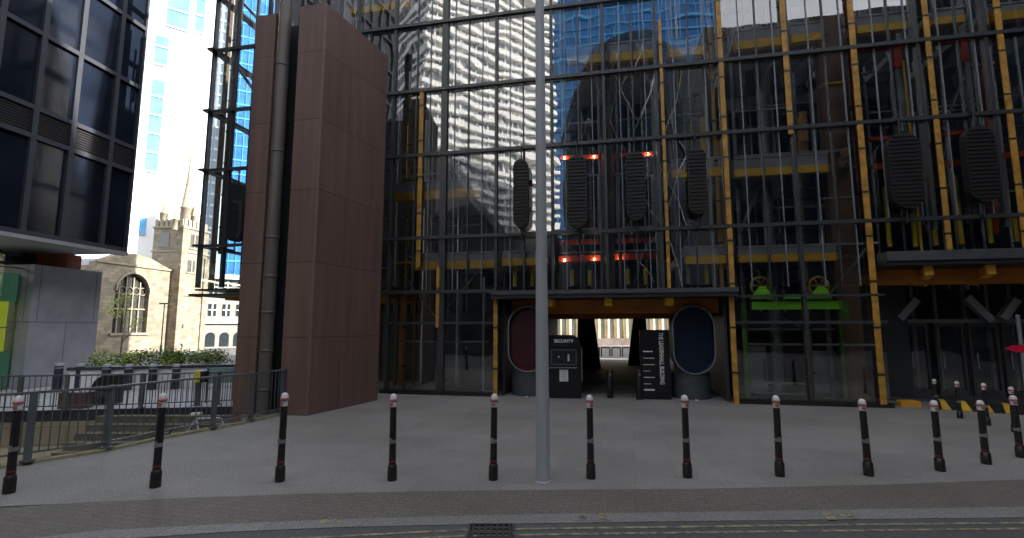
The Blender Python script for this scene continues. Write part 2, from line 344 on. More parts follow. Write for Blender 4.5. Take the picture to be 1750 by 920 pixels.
# drain grate
a, b = G(803, 898, 0), G(878, 898, 0); c = G(803, 930, 0)
dr = thing('drain_grate', 'black iron drain grate in the gutter at the bottom edge of the road', 'drain', ((a.x+b.x)/2, a.y, 0.002))
wd = (b.x-a.x)/2; ln = a.y-c.y
m = MB(); m.box(-wd, wd, -.02, 0, 0, .02).box(-wd, wd, -ln, -ln+.02, 0, .02).box(-wd, -wd+.02, -ln+.02, -.02, 0, .02).box(wd-.02, wd, -ln+.02, -.02, 0, .02)
m.build('frame', 'iron', dr)
m = MB()
for i in range(7): x = -wd+.045+i*(2*wd-.09)/6; m.box(x-.012, x+.012, -ln+.02, -.02, 0, .016)
for i in range(3): y = -ln*(i+1)/4; m.box(-wd+.02, wd-.02, y-.01, y+.01, .001, .014)
m.build('grille', 'iron', dr)
# ramp pit
PD = -.95
m = MB()
for i in range(4):
    p, q = hole[i], hole[(i+1) % 4]
    if i == 2: continue
    m.quad((p.x, p.y, 0), (q.x, q.y, 0), (q.x, q.y, PD), (p.x, p.y, PD))
m.poly([(p.x, p.y, PD) for p in hole], [(0, 1, 2, 3)]); struct(m, 'service_ramp', 'tan')
p, q = hole[2], hole[3]
m = MB(); m.quad((p.x, p.y, -.012), (q.x, q.y, -.012), (q.x, q.y, -.3), (p.x, p.y, -.3)); m.build('retaining_wall_top', 'dark', kind='structure').name = 'ramp_edge_beam'
m = MB(); m.quad((p.x, p.y, -.3), (q.x, q.y, -.3), (q.x, q.y, PD), (p.x, p.y, PD)); struct(m, 'ramp_wall', 'tan')
# steps at the right end of the pit
st = thing('stone_steps', 'dark stone steps rising out of the service ramp beside the brown clad tower', 'steps', (G(350, 700).x, G(350, 700).y, 0), 0)
m = MB(); fx = Frame(pitC, pitC-pitD)
sw = G(330, 700)
for i in range(5):
    z1 = -.12-.16*i; m.box(-2.6, 1.3, -.30*(i+1)-.1, -.30*i-.1, PD, z1)
m.build('treads', mat('step_stone', (.13, .125, .10), .9, var=.3, scale=5), st)
m = MB()
for i in range(5):
    z1 = -.12-.16*i; m.box(-2.6, 1.3, -.30*(i+1)-.115, -.30*(i+1)-.085, z1+.002, z1+.02)
m.build('nosings', 'tankerb', st)
m = MB()
Kf = [p+Vector((-.02, .05, 0)) for p in K]
for i in range(len(K)-1):
    a, b = K[i], K[i+1]; d = (b-a).normalized(); n = Vector((-d.y, d.x, 0))*.13
    m.prism([a, b, b+n, a+n], (0, 0, .05))
struct(m, 'ramp_kerb', 'tankerb')

tq = [Vector((pitC.x, pitC.y, 0)), Vector((pitC.x-.2, pitC.y+7, 0)), Vector((pitD.x-3, pitD.y+10, 0)), Vector((pitD.x, pitD.y, 0))]
struct(MB().poly(flat(tq, -.004), [(0, 1, 2, 3)]), 'terrace_paving', 'terrace')

# ------------------------------------------------------------------ railings
def railing(name, label, pts, posts, h, step, postw=.09, mid=None, group=None):
    root = thing(name, label, 'railing', tuple(pts[0]), 0, group); o = pts[0]
    m = MB()
    for a, b in zip(pts[:-1], pts[1:]): m.bar(a-o+Vector((0, 0, h)), b-o+Vector((0, 0, h)), .05, .04)
    m.build('top_rail', 'rail', root)
    m = MB()
    for a, b in zip(pts[:-1], pts[1:]): m.bar(a-o+Vector((0, 0, .12)), b-o+Vector((0, 0, .12)), .03, .03)
    m.build('bottom_rail', 'rail', root)
    m = MB()
    for a, b in zip(pts[:-1], pts[1:]):
        L = (b-a).length; n = max(1, int(L/step))
        for i in range(n):
            p = a.lerp(b, (i+.5)/n)-o; m.box(p.x-.007, p.x+.007, p.y-.007, p.y+.007, .12, h-.02)
    m.build('balusters', 'rail', root)
    for p in posts:
        q = p-o; m = MB(); m.box(q.x-postw/2, q.x+postw/2, q.y-.03, q.y+.03, 0.0, h+.03); m.box(q.x-postw*.8, q.x+postw*.8, q.y-.06, q.y+.06, 0, .03)
        m.build('post', 'rail', root)
    return root
off = Vector((.0, .07, .05))
KP = [K[0]+off, K[2]+off, K[3]+off, K[4]+off, K[5]+off, K[6]+off]
railing('railing', 'dark grey metal railing with thin uprights on the tan kerb at the plaza edge', KP,
        [G(38, 797)+off, G(176, 773)+off, G(360, 736)+off, G(425, 723)+off, G(478, 711)+off, G(527, 702)+off], 1.08, .11)
BR = [G(-200, 706), G(30, 704), G(240, 698), G(405, 691)]
railing('railing', 'dark grey metal railing on the far side of the service ramp, nearer the hedge', BR,
        [G(31, 704), G(110, 702), G(240, 698), G(335, 693.5), G(372, 692)], .92, .13)

# ------------------------------------------------------------------ bollards
def bollard_master():
    r = thing('bollard', '', 'bollard')
    m = MB().lathe([(.066, 0), (.070, .02), (.068, .18), (.055, .20)], n=16); m.build('base_sleeve', 'black', r)
    m = MB().lathe([(.052, .19), (.047, .93)], n=16); m.build('shaft', 'black', r)
    m = MB().lathe([(.0535, .235), (.0535, .25)], n=16); m.build('red_band', 'redline', r)
    m = MB().lathe([(.053, .47), (.055, .48), (.055, .505), (.053, .515)], n=16).box(-.018, .018, -.062, -.045, .465, .535); m.build('badge', 'silver', r)
    m = MB().lathe([(.049, .93), (.049, 1.0)], n=16); m.build('white_band', 'white', r)
    m = MB().lathe([(.0495, 1.0), (.061, 1.005), (.061, 1.03), (.05, 1.035)], n=16); m.build('red_collar', 'pinkred', r)
    m = MB().box(-.026, .026, -.055, -.03, .945, .985); m.build('crest', 'pinkred', r)
    m = MB().lathe([(.052, 1.035), (.050, 1.06), (.035, 1.09), (.001, 1.102)], n=16); m.build('cap', 'white', r)
    return r
BM = None
BL = [
 (15, 846, 38, 676, 'black bollard with white cap in the bottom left corner, before the first railing post'),
 (265, 836, 282, 672, 'black bollard with white cap in front of the service ramp railing, second from the left'),
 (478, 826, 486, 671, 'black bollard with white cap in front of the brown clad tower'),
 (670, 824, 675, 673, 'black bollard with white cap in front of the gap between brown tower and glazing'),
 (843, 823, 844, 673, 'black bollard with white cap just left of the tall grey lamp post'),
 (1010, 821, 1009, 675, 'black bollard with white cap just right of the tall grey lamp post, before the passage'),
 (1175, 819, 1170, 675, 'black bollard with white cap in front of the dark blue oval funnel'),
 (1333, 817, 1325, 676, 'black bollard with white cap in front of the green lift frame'),
 (1485, 816, 1473, 682, 'black bollard with white cap in front of the right edge of the ground floor glazing'),
 (1607, 808, 1594, 684, 'black front row bollard in front of the orange kerb block by the glass doors'),
 (1686, 796, 1673, 684, 'black front row bollard, second from the right edge, before the hazard striped kerb'),
 (1745, 785, 1728, 676, 'black front row bollard nearest the right edge of the photo'),
 (1641, 718, 1635, 652, 'small far bollard with square white cap beside the left end of the hazard stripes'),
 (1688, 730, 1680, 655, 'small far bollard behind the front row, in the middle of the hazard striped kerb'),
 (1735, 742, 1725, 661, 'small far bollard partly behind the rightmost front row bollard'),
 (1601, 704, 1595, 648, 'small far bollard directly behind a front one, before the glass doors')]
for i, (bx, by, tx, ty, lab) in enumerate(BL):
    p = G(bx, by-3); r = ray(tx, ty); z = H+r.z*(p.y/r.y)
    if BM is None: BM = bollard_master(); o = BM
    else: o = copy_tree(BM)
    s = z/1.10; o.location = p; k = 1.0 if i < 12 else .9
    o.scale = (k, k, s); o.rotation_euler = (rnd.uniform(-.012, .012), rnd.uniform(-.014, .014), rnd.uniform(-.5, .5)); o['label'] = lab; o['group'] = 'City bollards with white caps across the plaza'.replace('City', 'black')
# plain black bollards in the passage
def passage_bollard(px, py, ty, lab):
    p = G(px, py); r = ray(px, ty); z = H+r.z*(p.y/r.y)
    o = thing('passage_bollard', lab, 'bollard', tuple(p), 0, 'plain black posts at the mouth of the passage')
    MB().lathe([(.10, 0), (.10, z-.03), (.085, z)], n=16).build('shaft', 'black', o); MB().box(-.02, .02, -.112, -.10, z-.18, z-.10).build('badge', 'silver', o)
passage_bollard(1043, 680, 632, 'plain black post standing in the middle of the passage mouth')
passage_bollard(1093, 683, 632, 'plain dark post at the left edge of the black building sign')

# ------------------------------------------------------------------ lamp post
p = G(928, 823)
lp = thing('lamp_post', 'tall thick grey tapered lamp post between two bollards, rising past the top edge', 'lamp post', tuple(p))
MB().lathe([(.100, 0), (.096, 1.5), (.088, 3.0), (.062, 9.0), (.05, 12.0)], n=28).build('post', 'grey', lp)
MB().lathe([(.115, 0), (.115, .012), (.102, .02)], n=28).build('base_plate', 'grey', lp)
MB().lathe([(.04, 12.0), (.16, 12.15), (.2, 12.5), (.05, 12.65)], n=20).build('lantern', 'grey', lp)
MB().box(-.045, .045, -.101, -.092, .5, .95).build('access_door', 'grey', lp)

# ------------------------------------------------------------------ brown clad tower
tn, tb = G(525, 711), G(645, 684)
d = Vector((tb.x-tn.x, tb.y-tn.y)).normalized()
BF = Frame(tn, (MF.u.x, MF.u.y))      # front face runs parallel to the main facade
TL = (tb-tn).length
topz = BF.hit(568, 4)[1]
lu = BF.hit(400, 650)[0]; r1 = BF.hit(482, 600)[0]; r0 = BF.hit(438, 600)[0]
bt = frame_thing('clad_tower', 'freestanding reddish brown panelled tower with a grey vertical duct in its recess', 'tower', BF)
dd = BF.loc(tb); sx = dd[0]/dd[1]
def slab_prism(u0, u1, y0, y1, z0, z1):
    P = [(u0+y0*sx, y0), (u1+y0*sx, y0), (u1+y1*sx, y1), (u0+y1*sx, y1)]
    return MB().prism([(x, y, z0) for x, y in P], (0, 0, z1-z0))
slab_prism(r1, 0, 0, dd[1], -1, topz).build('wall', 'brownpanel', bt)
slab_prism(lu, r0, 0, dd[1]*.5, -1, topz-.1).build('wall', 'brownpanel', bt)
slab_prism(r0+.003, r1-.003, .55, dd[1]*.5, -1, topz-.15).build('recess_wall', 'dark', bt)
m = MB(); m.tube((r0+.20, .12, -1), (r0+.20, .12, topz+3.5), .17, n=20)
for z in (0.6, 1.6, 2.6, 3.55, 4.6, 7.0, 9.5): m.lathe([(.172, -.03), (.185, -.02), (.185, .02), (.172, .03)], (r0+.20, .12, z), 20)
m.build('duct', 'duct', bt)
m = MB().box(-.03, .012, -.012, .03, 0, topz); m.build('corner_trim', mat('trim_brown', (.20, .125, .115), .5), bt)

# ------------------------------------------------------------------ main building (glass lift core with yellow steel)
MBD = frame_thing('office_building', 'large glass fronted building with yellow steel frame, red lift frames and a passage through it', 'building', MF)
uL = U(345, 490); uR = 26.0
Zs = [Z(900, 497), Z(900, 401), Z(900, 254), Z(900, 140), Z(900, 22)]
while Zs[-1] < 21: Zs.append(Zs[-1]+2.35)
ZC = Z(1050, 500)             # canopy ledge level
zb = Z(345, 492)
uE0, uE1 = U(850, 560), U(1252, 560)
Upx = [345, 385, 440, 520, 600, 668, 757, 848, 945, 1037, 1130, 1243, 1366, 1483, 1597, 1720]
Us = [U(x, 400) for x in Upx]; Us += [Us[-1]+1.9*(i+1) for i in range(5)]; uR = Us[-1]
# glass panes, one per bay and level
def pane(u0, u1, z0, z1, name='glass_pane', m='glass', d=0.0):
    t1, t2 = rnd.uniform(-.0035, .0035), rnd.uniform(-.0035, .0035)
    w_, h_ = (u1-u0)/2, (z1-z0)/2
    P = [(u0, d-t1*w_-t2*h_, z0), (u1, d+t1*w_-t2*h_, z0), (u1, d+t1*w_+t2*h_, z1), (u0, d-t1*w_+t2*h_, z1)]
    return MB().poly(P, [(0, 1, 2, 3)]).build(name, m, MBD)
uG1 = U(1525, 690)
npane = 0
for i in range(len(Us)-1):
    for j in range(len(Zs)-1):
        if Zs[j] > 16.5 or (Us[i] > U(1720, 300) and Zs[j] > 13): continue
        if Zs[j] < Zs[1]-.1 and Us[i] >= U(1470, 400): continue
        pane(Us[i]+.02, Us[i+1]-.02, Zs[j]+.03, Zs[j+1]-.03); npane += 1
# ground floor glazing
GL = [(U(652, 600), U(757, 600)), (U(757, 600), uE0), (uE1, U(1385, 600)), (U(1385, 600), uG1)]
for a, b in GL:
    for z0, z1 in ((.12, Z(900, 552)), (Z(900, 552), Zs[0])): pane(a+.03, b-.03, z0+.02, z1-.02)
# transoms: dark horizontal bars standing proud of the glass
for j, z in enumerate(Zs[:9]):
    u0, u1 = (uL-.12, uR)
    if j == 0: u1 = uE0-.05
    dz = .055
    box(u0, u1, -.16, -.02, z-dz, z+dz).build('transom', 'frame', MBD)
box(uE1+.05, uG1, -.16, -.02, Zs[0]-.3, Zs[0]-.24).build('transom', 'frame', MBD)
for u0, u1 in ((U(652, 600), uE0), (uE1, uG1)):
    box(u0, u1, -.14, -.02, Z(900, 552)-.04, Z(900, 552)+.04).build('transom', 'frame', MBD)
    box(u0, u1, -.12, .25, 0, .13).build('plinth', 'black', MBD)
# mullions
for k, (u, px) in enumerate(zip(Us, Upx+[9999]*5)):
    wdt = .045; z0 = zb if px < 650 else (0.12 if px < 850 or px in (1366,) else Zs[0])
    if px >= 1483: z0 = Zs[1]-.3
    if px == 757: wdt = .11
    if px in (1243,): z0 = Zs[0]; wdt = .05
    zt = 16.8
    box(u-wdt, u+wdt, -.10, .08, z0, zt).build('mullion', 'frame', MBD)
for px in (710, 800, 895, 990, 1085, 1185, 1305, 1425, 1540, 1660):     # slimmer ones in the middle of each bay
    u = U(px, 300); box(u-.02, u+.02, -.05, .03, Zs[0] if px < 1480 else Zs[1], 16.8).build('glazing_bar', 'frame', MBD)
for px in (733, 776, 824, 872, 920, 967, 1014, 1063, 1107, 1158, 1213, 1275, 1335, 1397, 1455, 1512, 1570, 1628, 1690):
    u = U(px, 300); box(u-.012, u+.012, -.04, .02, Zs[0] if px < 1480 else Zs[1], 16.8).build('glazing_bar', 'greytube', MBD)
# left return of the glass lobby and its soffit
P = MB(); P.quad((uL, 0, zb), (uL, 6, zb), (uL, 6, 16.8), (uL, 0, 16.8)); P.build('glass_pane', 'clearglass', MBD)
box(uL-.12, U(650, 497)+.3, -.2, 5.0, zb-.12, zb-.06).build('soffit', 'blackmetal', MBD)
box(uL+.6, U(650, 497), .5, 4.6, zb-.45, zb-.125).build('soffit_beam', 'woodbrown', MBD)
for z in Zs[:8]:
    box(uL-.28, uL+.05, -.3, 4.9, z-.03, z+.05).build('ledge', 'blackmetal', MBD)
# yellow columns with dark clamps
def column(px, py, wd, d, z0, z1, m='yellow', clamp=True, depth=None):
    u = U(px, py, d); o = box(u-wd/2, u+wd/2, d-(depth or wd)/2, d+(depth or wd)/2, z0, z1).build('steel_column', m, MBD)
    if clamp:
        z = .9
        while z < z1:
            if z > z0+.2 and z < 15: box(u-wd*.62, u+wd*.62, d-(depth or wd)*.62, d+(depth or wd)*.62, z-.03, z+.03).build('clamp', 'blackmetal', o)
            z += 1.3
    return u
TOP = 17.0
column(1133, 200, .10, -.125, Zs[0], Zs[3]+1.6, 'outyellow', depth=.04)
column(1222, 250, .10, .2, Zs[0], TOP, 'shadowyellow')
column(1242, 300, .14, -.125, Zs[0]-.1, TOP, m='outyellow', depth=.04)
column(1353, 250, .15, -.125, Zs[2]-.2, TOP, m='outyellow', depth=.04)
column(1372, 470, .19, .35, .1, Zs[2]-.2, 'brownsteel')
column(1476, 290, .16, -.125, .1, TOP, m='outyellow', depth=.04)
column(1594, 150, .14, -.125, Z(1620, 432)+.01, TOP, m='outyellow', depth=.04)
column(1720, 150, .15, -.125, Z(1620, 432)+.01, TOP, m='outyellow', depth=.04)
column(1463, 200, .12, .8, Zs[1], TOP, 'red', False)
column(1038, 200, .26, .5, Zs[0], Zs[3]+1.3, 'brownsteel', False)
column(718, 300, .15, -.125, Zs[1]-1, Zs[3]+.1, 'outyellow', depth=.04)
column(697, 350, .09, .2, .1, Zs[3]+.1, 'shadowyellow')
column(683, 350, .10, 1.2, .1, Zs[3]+.1, 'brownsteel', False)
column(760, 290, .14, 1.0, Zs[1]+1.2, Zs[3], 'shadowyellow', False)
column(748, 510, .11, -.13, Z(748, 560), Z(748, 458), 'outyellow', depth=.03)
column(847, 590, .13, -.2, 0, Zs[0]-.12, 'outyellow', depth=.1)
column(866, 620, .13, 1.6, .1, Zs[0]-.6, 'shadowyellow', False)
column(1254, 600, .14, -.2, 0, Zs[0]-.12, 'outyellow', depth=.1)
column(1468, 640, .16, 1.4, .1, Zs[0]+.3, 'woodbrown', False)
column(686, 640, .16, 1.6, .1, Zs[0], 'woodbrown', False)
column(706, 640, .08, 1.8, .1, Zs[0], 'shadowyellow', False)
column(400, 100, .14, .6, Zs[1]-.2, TOP, 'brownsteel'); column(372, 330, .16, 1.8, zb, TOP, 'brownsteel', False)
column(430, 200, .10, .4, zb, TOP, 'frame', False)
def greycol(px, py, wd, d, z0, z1, m='greytube'):
    u = U(px, py, d); MB().tube((u, d, z0), (u, d, z1), wd/2, n=14).build('grey_column', m, MBD)
greycol(1117, 150, .22, .9, Zs[0], Zs[3]+1.2); greycol(1147, 150, .2, .9, Zs[0], TOP); greycol(1024, 200, .12, .6, Zs[0], Zs[3]+1.1); greycol(1054, 200, .12, .6, Zs[0], Zs[3]+1.0)
greycol(1312, 350, .34, 1.8, .1, TOP); greycol(1400, 350, .16, 1.6, .1, TOP); greycol(1262, 350, .14, 1.3, .1, TOP); greycol(1415, 200, .14, 2.0, .1, TOP); greycol(1208, 200, .14, 1.2, Zs[0], TOP)
greycol(1452, 350, .16, 1.4, .1, TOP); greycol(1535, 150, .12, .9, Zs[2], TOP, 'lframe'); greycol(1658, 150, .12, .9, Zs[2], TOP, 'lframe')
greycol(725, 570, .26, 2.4, .1, Zs[3]); greycol(785, 560, .24, 1.6, .1, Zs[3]); greycol(827, 560, .09, .4, .1, Zs[0]+.5, 'lframe'); greycol(1560, 300, .22, 2.2, Zs[1], TOP); greycol(1440, 500, .3, 2.6, .1, TOP)
u = U(1430, 300, 1.0); box(u-.32, u+.32, .85, 1.2, .1, TOP).build('riser_duct', 'brownsteel', MBD)
# floors: orange edge beam + grey fascia + slab behind
def floor_edge(x0, x1, y, hpx, d=1.3, fascia=14, beam='orange', slab=True):
    if d == 1.3: d = .12
    xm = (x0+x1)/2; u0, u1 = U(x0, y, d), U(x1, y, d); z1 = Z(xm, y, d); z0 = Z(xm, y+hpx, d); zf = Z(xm, y-fascia, d)
    o = box(u0, u1, d, d+.22, z0, z1).build('floor_beam', beam, MBD)
    s_ = MB()
    n = max(1, int((u1-u0)/.85))
    for i in range(n+1):
        u = u0+(u1-u0)*i/n; s_.box(u-.02, u+.02, d-.02, d-.001, z0, z1)
    s_.build('stiffener', 'shadowyellow', o)
    if slab:
        box(u0, u1, d+.03, 4.2, z1+.002, zf).build('floor_slab', 'slab', MBD)
        box(u0, u1, d-.03, d+.01, zf+.002, zf+.05).build('floor_trim', 'fascia', MBD)
floor_edge(673, 822, 325, 15); floor_edge(673, 760, 447, 2, slab=False)
floor_edge(705, 852, 446, 14, fascia=12); floor_edge(858, 925, 441, 13, fascia=10)
floor_edge(970, 1036, 94, 14, fascia=16); floor_edge(1042, 1120, 88, 14, fascia=16); floor_edge(1143, 1205, 81, 14, fascia=16); floor_edge(1256, 1345, 66, 14, fascia=16); floor_edge(1352, 1405, 57, 13, fascia=16)
floor_edge(1463, 1550, 40, 13, fascia=14); floor_edge(1592, 1650, 28, 12, fascia=12); floor_edge(1690, 1780, 18, 14, fascia=12)
floor_edge(1148, 1235, 288, 14, fascia=15); floor_edge(1254, 1416, 285, 13, fascia=17)
floor_edge(1170, 1248, 437, 14, fascia=14); floor_edge(1262, 1430, 434, 13, fascia=12)
floor_edge(600, 700, 8, 10, d=1.5)
floor_edge(1405, 1445, 140, 3, slab=False)
# light rails seen across the bays
for x0, x1, y, d in ((972, 1200, 203, 3.4), (1258, 1400, 180, 2.4), (1258, 1400, 325, 2.4), (1146, 1235, 318, 3), (690, 835, 584, .6), (1278, 1442, 563, 1.2), (1270, 1500, 589, .7), (1258, 1500, 419, .4), (1258, 1450, 262, .4),
                     (700, 850, 437, .4), (700, 800, 297, .4), (1470, 1560, 122, 2.6), (1600, 1700, 112, 2.6), (1290, 1385, 655, 1.0), (1290, 1385, 673, 1.0), (1400, 1440, 655, 1.2), (980, 1025, 300, 2.8), (1050, 1105, 296, 2.8), (960, 1130, 430, .5)):
    xm = (x0+x1)/2; z = Z(xm, y, d); MB().bar((U(x0, y, d), d, z), (U(x1, y, d), d, z), .07, .06).build('light_rail', 'lframe', MBD)
# service pipes, cable trays and little fittings crowding the space behind the glass
rq = random.Random(21)
for i in range(60):
    px = rq.choice([rq.uniform(690, 840), rq.uniform(960, 1230), rq.uniform(1255, 1480), rq.uniform(1480, 1740)]); d = rq.uniform(.5, 2.6); u = U(px, 300, d); k = rq.random()
    z0 = rq.choice([Zs[0], Zs[1], Zs[2], Zs[3]]); z1 = z0+rq.choice([2.3, 4.6, 7.0]); m_ = rq.choice(['lframe', 'greytube', 'shadowyellow', 'brownsteel', 'tealpane', 'frame', 'lframe', 'orange'])
    if k < .6: MB().tube((u, d, z0), (u, d, z1), rq.uniform(.02, .06), n=8).build('service_pipe', m_, MBD)
    elif k < .85: w_ = rq.uniform(.8, 2.0); box(u, u+w_, d, d+.05, z0+.9, z0+.95).build('handrail', 'lframe', MBD)
    else: MB().bar((u, d, z0), (u+rq.uniform(-1.2, 1.2), d, z0+2.2), .05).build('tie_rod', 'greytube', MBD)
# red lift frames
def redbar(x0, y0, x1, y1, w_=.16, d=1.9, m='red'):
    MB().bar((U(x0, y0, d), d, Z(x0, y0, d)), (U(x1, y1, d), d, Z(x1, y1, d)), w_).build('lift_beam', m, MBD)
for q in ((957, 271, 1032, 269), (1047, 267, 1122, 264), (1028, 269, 1029, 302, .1), (1049, 268, 1049, 300, .1), (1119, 268, 1121, 300, .12), (957, 415, 1030, 413), (1052, 412, 1128, 410), (955, 444, 1032, 441, .22), (1050, 440, 1128, 437, .22),
          (1468, 84, 1545, 78, .22, .9), (1530, 80, 1533, 118, .2, .9), (1600, 74, 1652, 66, .16, .9), (1644, 70, 1647, 108, .18, .9), (1680, 62, 1700, 400, .14, .9), (1705, 60, 1790, 50, .16, .9), (1484, 239, 1528, 236, .12, .9),
          (1612, 230, 1655, 226, .12, .9), (1490, 286, 1525, 284, .18, .9), (1618, 281, 1655, 278, .18, .9), (1700, 268, 1760, 262, .16, .9)): redbar(*q)
def whitebar(x0, y0, x1, y1, w_=.1, d=2.4): MB().bar((U(x0, y0, d), d, Z(x0, y0, d)), (U(x1, y1, d), d, Z(x1, y1, d)), w_).build('lift_guide', 'lframe', MBD)
for q in ((1023, 300, 1024, 392), (1055, 300, 1055, 390), (1114, 298, 1117, 388), (1055, 390, 1117, 388), (960, 392, 1022, 392), (1533, 118, 1546, 215, .12, .9), (1650, 105, 1662, 205, .12, .9), (1566, 96, 1575, 220)): whitebar(*q)
# warm lamps on the lift frames
for x, y in ((965, 270), (1015, 268), (1107, 263), (965, 445), (1016, 443), (1060, 442), (1033, 444)):
    d = 1.75; MB().lathe([(.001, -.035), (.03, -.02), (.035, 0), (.03, .02), (.001, .035)], (U(x, y, d), d, Z(x, y, d)), 12).build('lift_lamp', 'lampwarm', MBD)
# yellow buffers standing over the passage beam
BP = [(880, 452, 490), (910, 452, 490), (978, 462, 488), (1008, 462, 488), (1074, 460, 487), (1104, 460, 487), (1177, 455, 486), (1208, 452, 485), (1521, 320, 422), (1565, 365, 422), (1644, 300, 418), (1600, 380, 420), (1694, 370, 416), (1738, 370, 414)]
for x, y0, y1 in BP:
    d = .75; u, z1, z0 = U(x, y1, d), Z(x, y0, d), Z(x, y1, d); o = MB().tube((u, d, z0), (u, d, z1), .065, n=12).build('buffer', 'buffer', MBD)
    MB().tube((u, d, z0-.03), (u, d, z0), .10, n=12).tube((u, d, z1), (u, d, z1+.12), .02, n=8).build('buffer_rod', 'blackmetal', o)
# louvred capsules hung behind the glass
def capsule_pts(w_, h_, n=10):
    r = w_/2; P = []
    for i in range(n+1): t = math.pi*i/n; P.append((r*math.cos(t), h_/2-r+r*math.sin(t)))
    for i in range(n+1): t = math.pi+math.pi*i/n; P.append((r*math.cos(t), -h_/2+r+r*math.sin(t)))
    return P
def capsule(x0, x1, y0, y1, d=-.46, dep=.26):
    xm = (x0+x1)/2; u0, u1 = U(x0, (y0+y1)/2, d), U(x1, (y0+y1)/2, d); z1, z0 = Z(xm, y0, d), Z(xm, y1, d); uc, zc = (u0+u1)/2, (z0+z1)/2
    o = MB().prism([(uc+a, d, zc+b) for a, b in capsule_pts(u1-u0, z1-z0)], (0, dep, 0)).build('vent_capsule', 'pod', MBD)
    s_ = MB(); n = int((z1-z0)/.11); r = (u1-u0)/2
    for i in range(1, n):
        z = z0+(z1-z0)*i/n; e = max(0, abs(z-zc)-((z1-z0)/2-r)); hw = math.sqrt(max(.0001, r*r-e*e))*.93
        s_.box(uc-hw, uc+hw, d-.03, d-.002, z-.010, z+.010)
    s_.build('louvre', 'podlouvre', o)
    MB().tube((uc, d+.15, z0-.4), (uc, d+.15, z1+.5), .025, n=8).bar((uc, d+.15, z1+.45), (uc, -.05, z1+.45), .05).bar((uc, d+.15, z0-.35), (uc, -.05, z0-.35), .05).build('hanger_rod', 'blackmetal', o)
for q in ((877, 902, 272, 388), (970, 1003, 265, 390), (1070, 1103, 258, 376), (1177, 1208, 252, 366), (1521, 1577, 226, 356), (1654, 1706, 214, 345), ): capsule(*q)
capsule(387, 412, 310, 412, .5, .35)
# diagonal ties and knuckles
for q in ((690, 470, 748, 546, .5, .05), (822, 458, 748, 546, .5, .05), (1484, 420, 1420, 500, .5, .07), (1300, 470, 1255, 430, .8, .04), (1330, 540, 1372, 560, .8, .05), (395, 100, 432, 152, .5, .10), (410, 0, 440, 32, .5, .10), (393, 205, 430, 228, .5, .06),
          (1410, 60, 1470, -20, .8, .10), (1230, 60, 1250, 0, .8, .10), (690, 300, 722, 340, .8, .08), (1560, 20, 1500, 30, .8, .05)):
    x0, y0, x1, y1, d, w_ = q; MB().bar((U(x0, y0, d), d, Z(x0, y0, d)), (U(x1, y1, d), d, Z(x1, y1, d)), w_).build('tie_rod', 'greytube' if w_ < .08 else 'brownsteel', MBD)
for x, y in ((1236, 270), (1237, 290), (1240, 430), (1440, 275), (1445, 260), (702, 310), (708, 325), (860, 445), (1450, 440), (1236, 60), (1360, 280)):
    d = .25; u, z = U(x, y, d), Z(x, y, d)
    MB().ring((u, d, z), .10, .035, (.3, 1, .2), 14).tube((u-.12, d, z-.1), (u+.12, d, z+.12), .03, n=8).box(u-.05, u+.05, d+.02, d+.12, z-.16, z+.02).build('steel_node', 'shadowyellow' if x % 2 else 'brownsteel', MBD)
# green goods lift frame with two pulley wheels
d = .16
gl = box(U(1285, 522, d), U(1440, 522, d), d, d+.25, Z(1362, 529, d), Z(1362, 515, d)).build('green_lift_frame', 'green', MBD)
def gz(x, y): return U(x, y, d), Z(x, y, d)
m = MB(); m.box(U(1340, 505, d), U(1372, 505, d), d, d+.2, Z(1362, 511, d), Z(1362, 503, d)); m.box(U(1372, 505, d), U(1395, 505, d), d, d+.2, Z(1362, 511, d), Z(1362, 503, d)); m.build('upper_beam', 'green', gl)
for x in (1302, 1403):
    a = gz(x-20, 512); b = gz(x+20, 512); c = gz(x+6, 490); e = gz(x-6, 490)
    MB().prism([(a[0], d-.05, a[1]), (b[0], d-.05, b[1]), (c[0], d-.05, c[1]), (e[0], d-.05, e[1])], (0, .12, 0)).build('pulley_stand', 'green', gl)
    cu, cz = gz(x, 488); o = MB().ring((cu, d+.15, cz), .27, .03, (0, 1, 0), 28).build('pulley_wheel', 'buffer', gl)
    m = MB()
    for k in range(6): t = math.pi*k/3; m.bar((cu, d+.15, cz), (cu+.27*math.cos(t), d+.15, cz+.27*math.sin(t)), .03)
    m.bar((cu-.3, d+.1, cz+.01), (cu+.3, d+.1, cz+.01), .04); m.build('pulley_spokes', 'shadowyellow', o) if False else m.build('pulley_spokes', 'shadowyellow', gl)
u = U(1275, 600, d); box(u-.06, u+.06, d, d+.15, .1, Z(1275, 518, d)).build('green_post', 'dimgreen', gl)
u = U(1443, 540, d); box(u-.12, u+.12, d, d+.2, Z(1443, 549, d), Z(1443, 516, d)).build('green_post', 'dimgreen', gl)
u = U(1448, 600, d); box(u-.04, u+.04, d+.3, d+.4, .1, Z(1443, 549, d)).build('green_post', 'dimgreen', gl)
# inner lift-car panels and hall walls
for x0, x1, y0, y1, m_, d in ((1283, 1314, 592, 680, 'slab', 2.2), (1392, 1440, 600, 682, 'tealpane', 2.4), (1225, 1238, 420, 240, 'shadowyellow', 2.2), (1370, 1382, 190, 240, 'shadowyellow', 2.2), (785, 830, 600, 668, 'interior', 2.0), (1198, 1212, 200, 260, 'shadowyellow', 2.6), (1366, 1382, 200, 258, 'shadowyellow', 2.6)):
    box(U(x0, y1, d), U(x1, y1, d), d, d+.1, Z((x0+x1)/2, y0, d), Z((x0+x1)/2, y1, d)).build('inner_panel', m_, MBD)
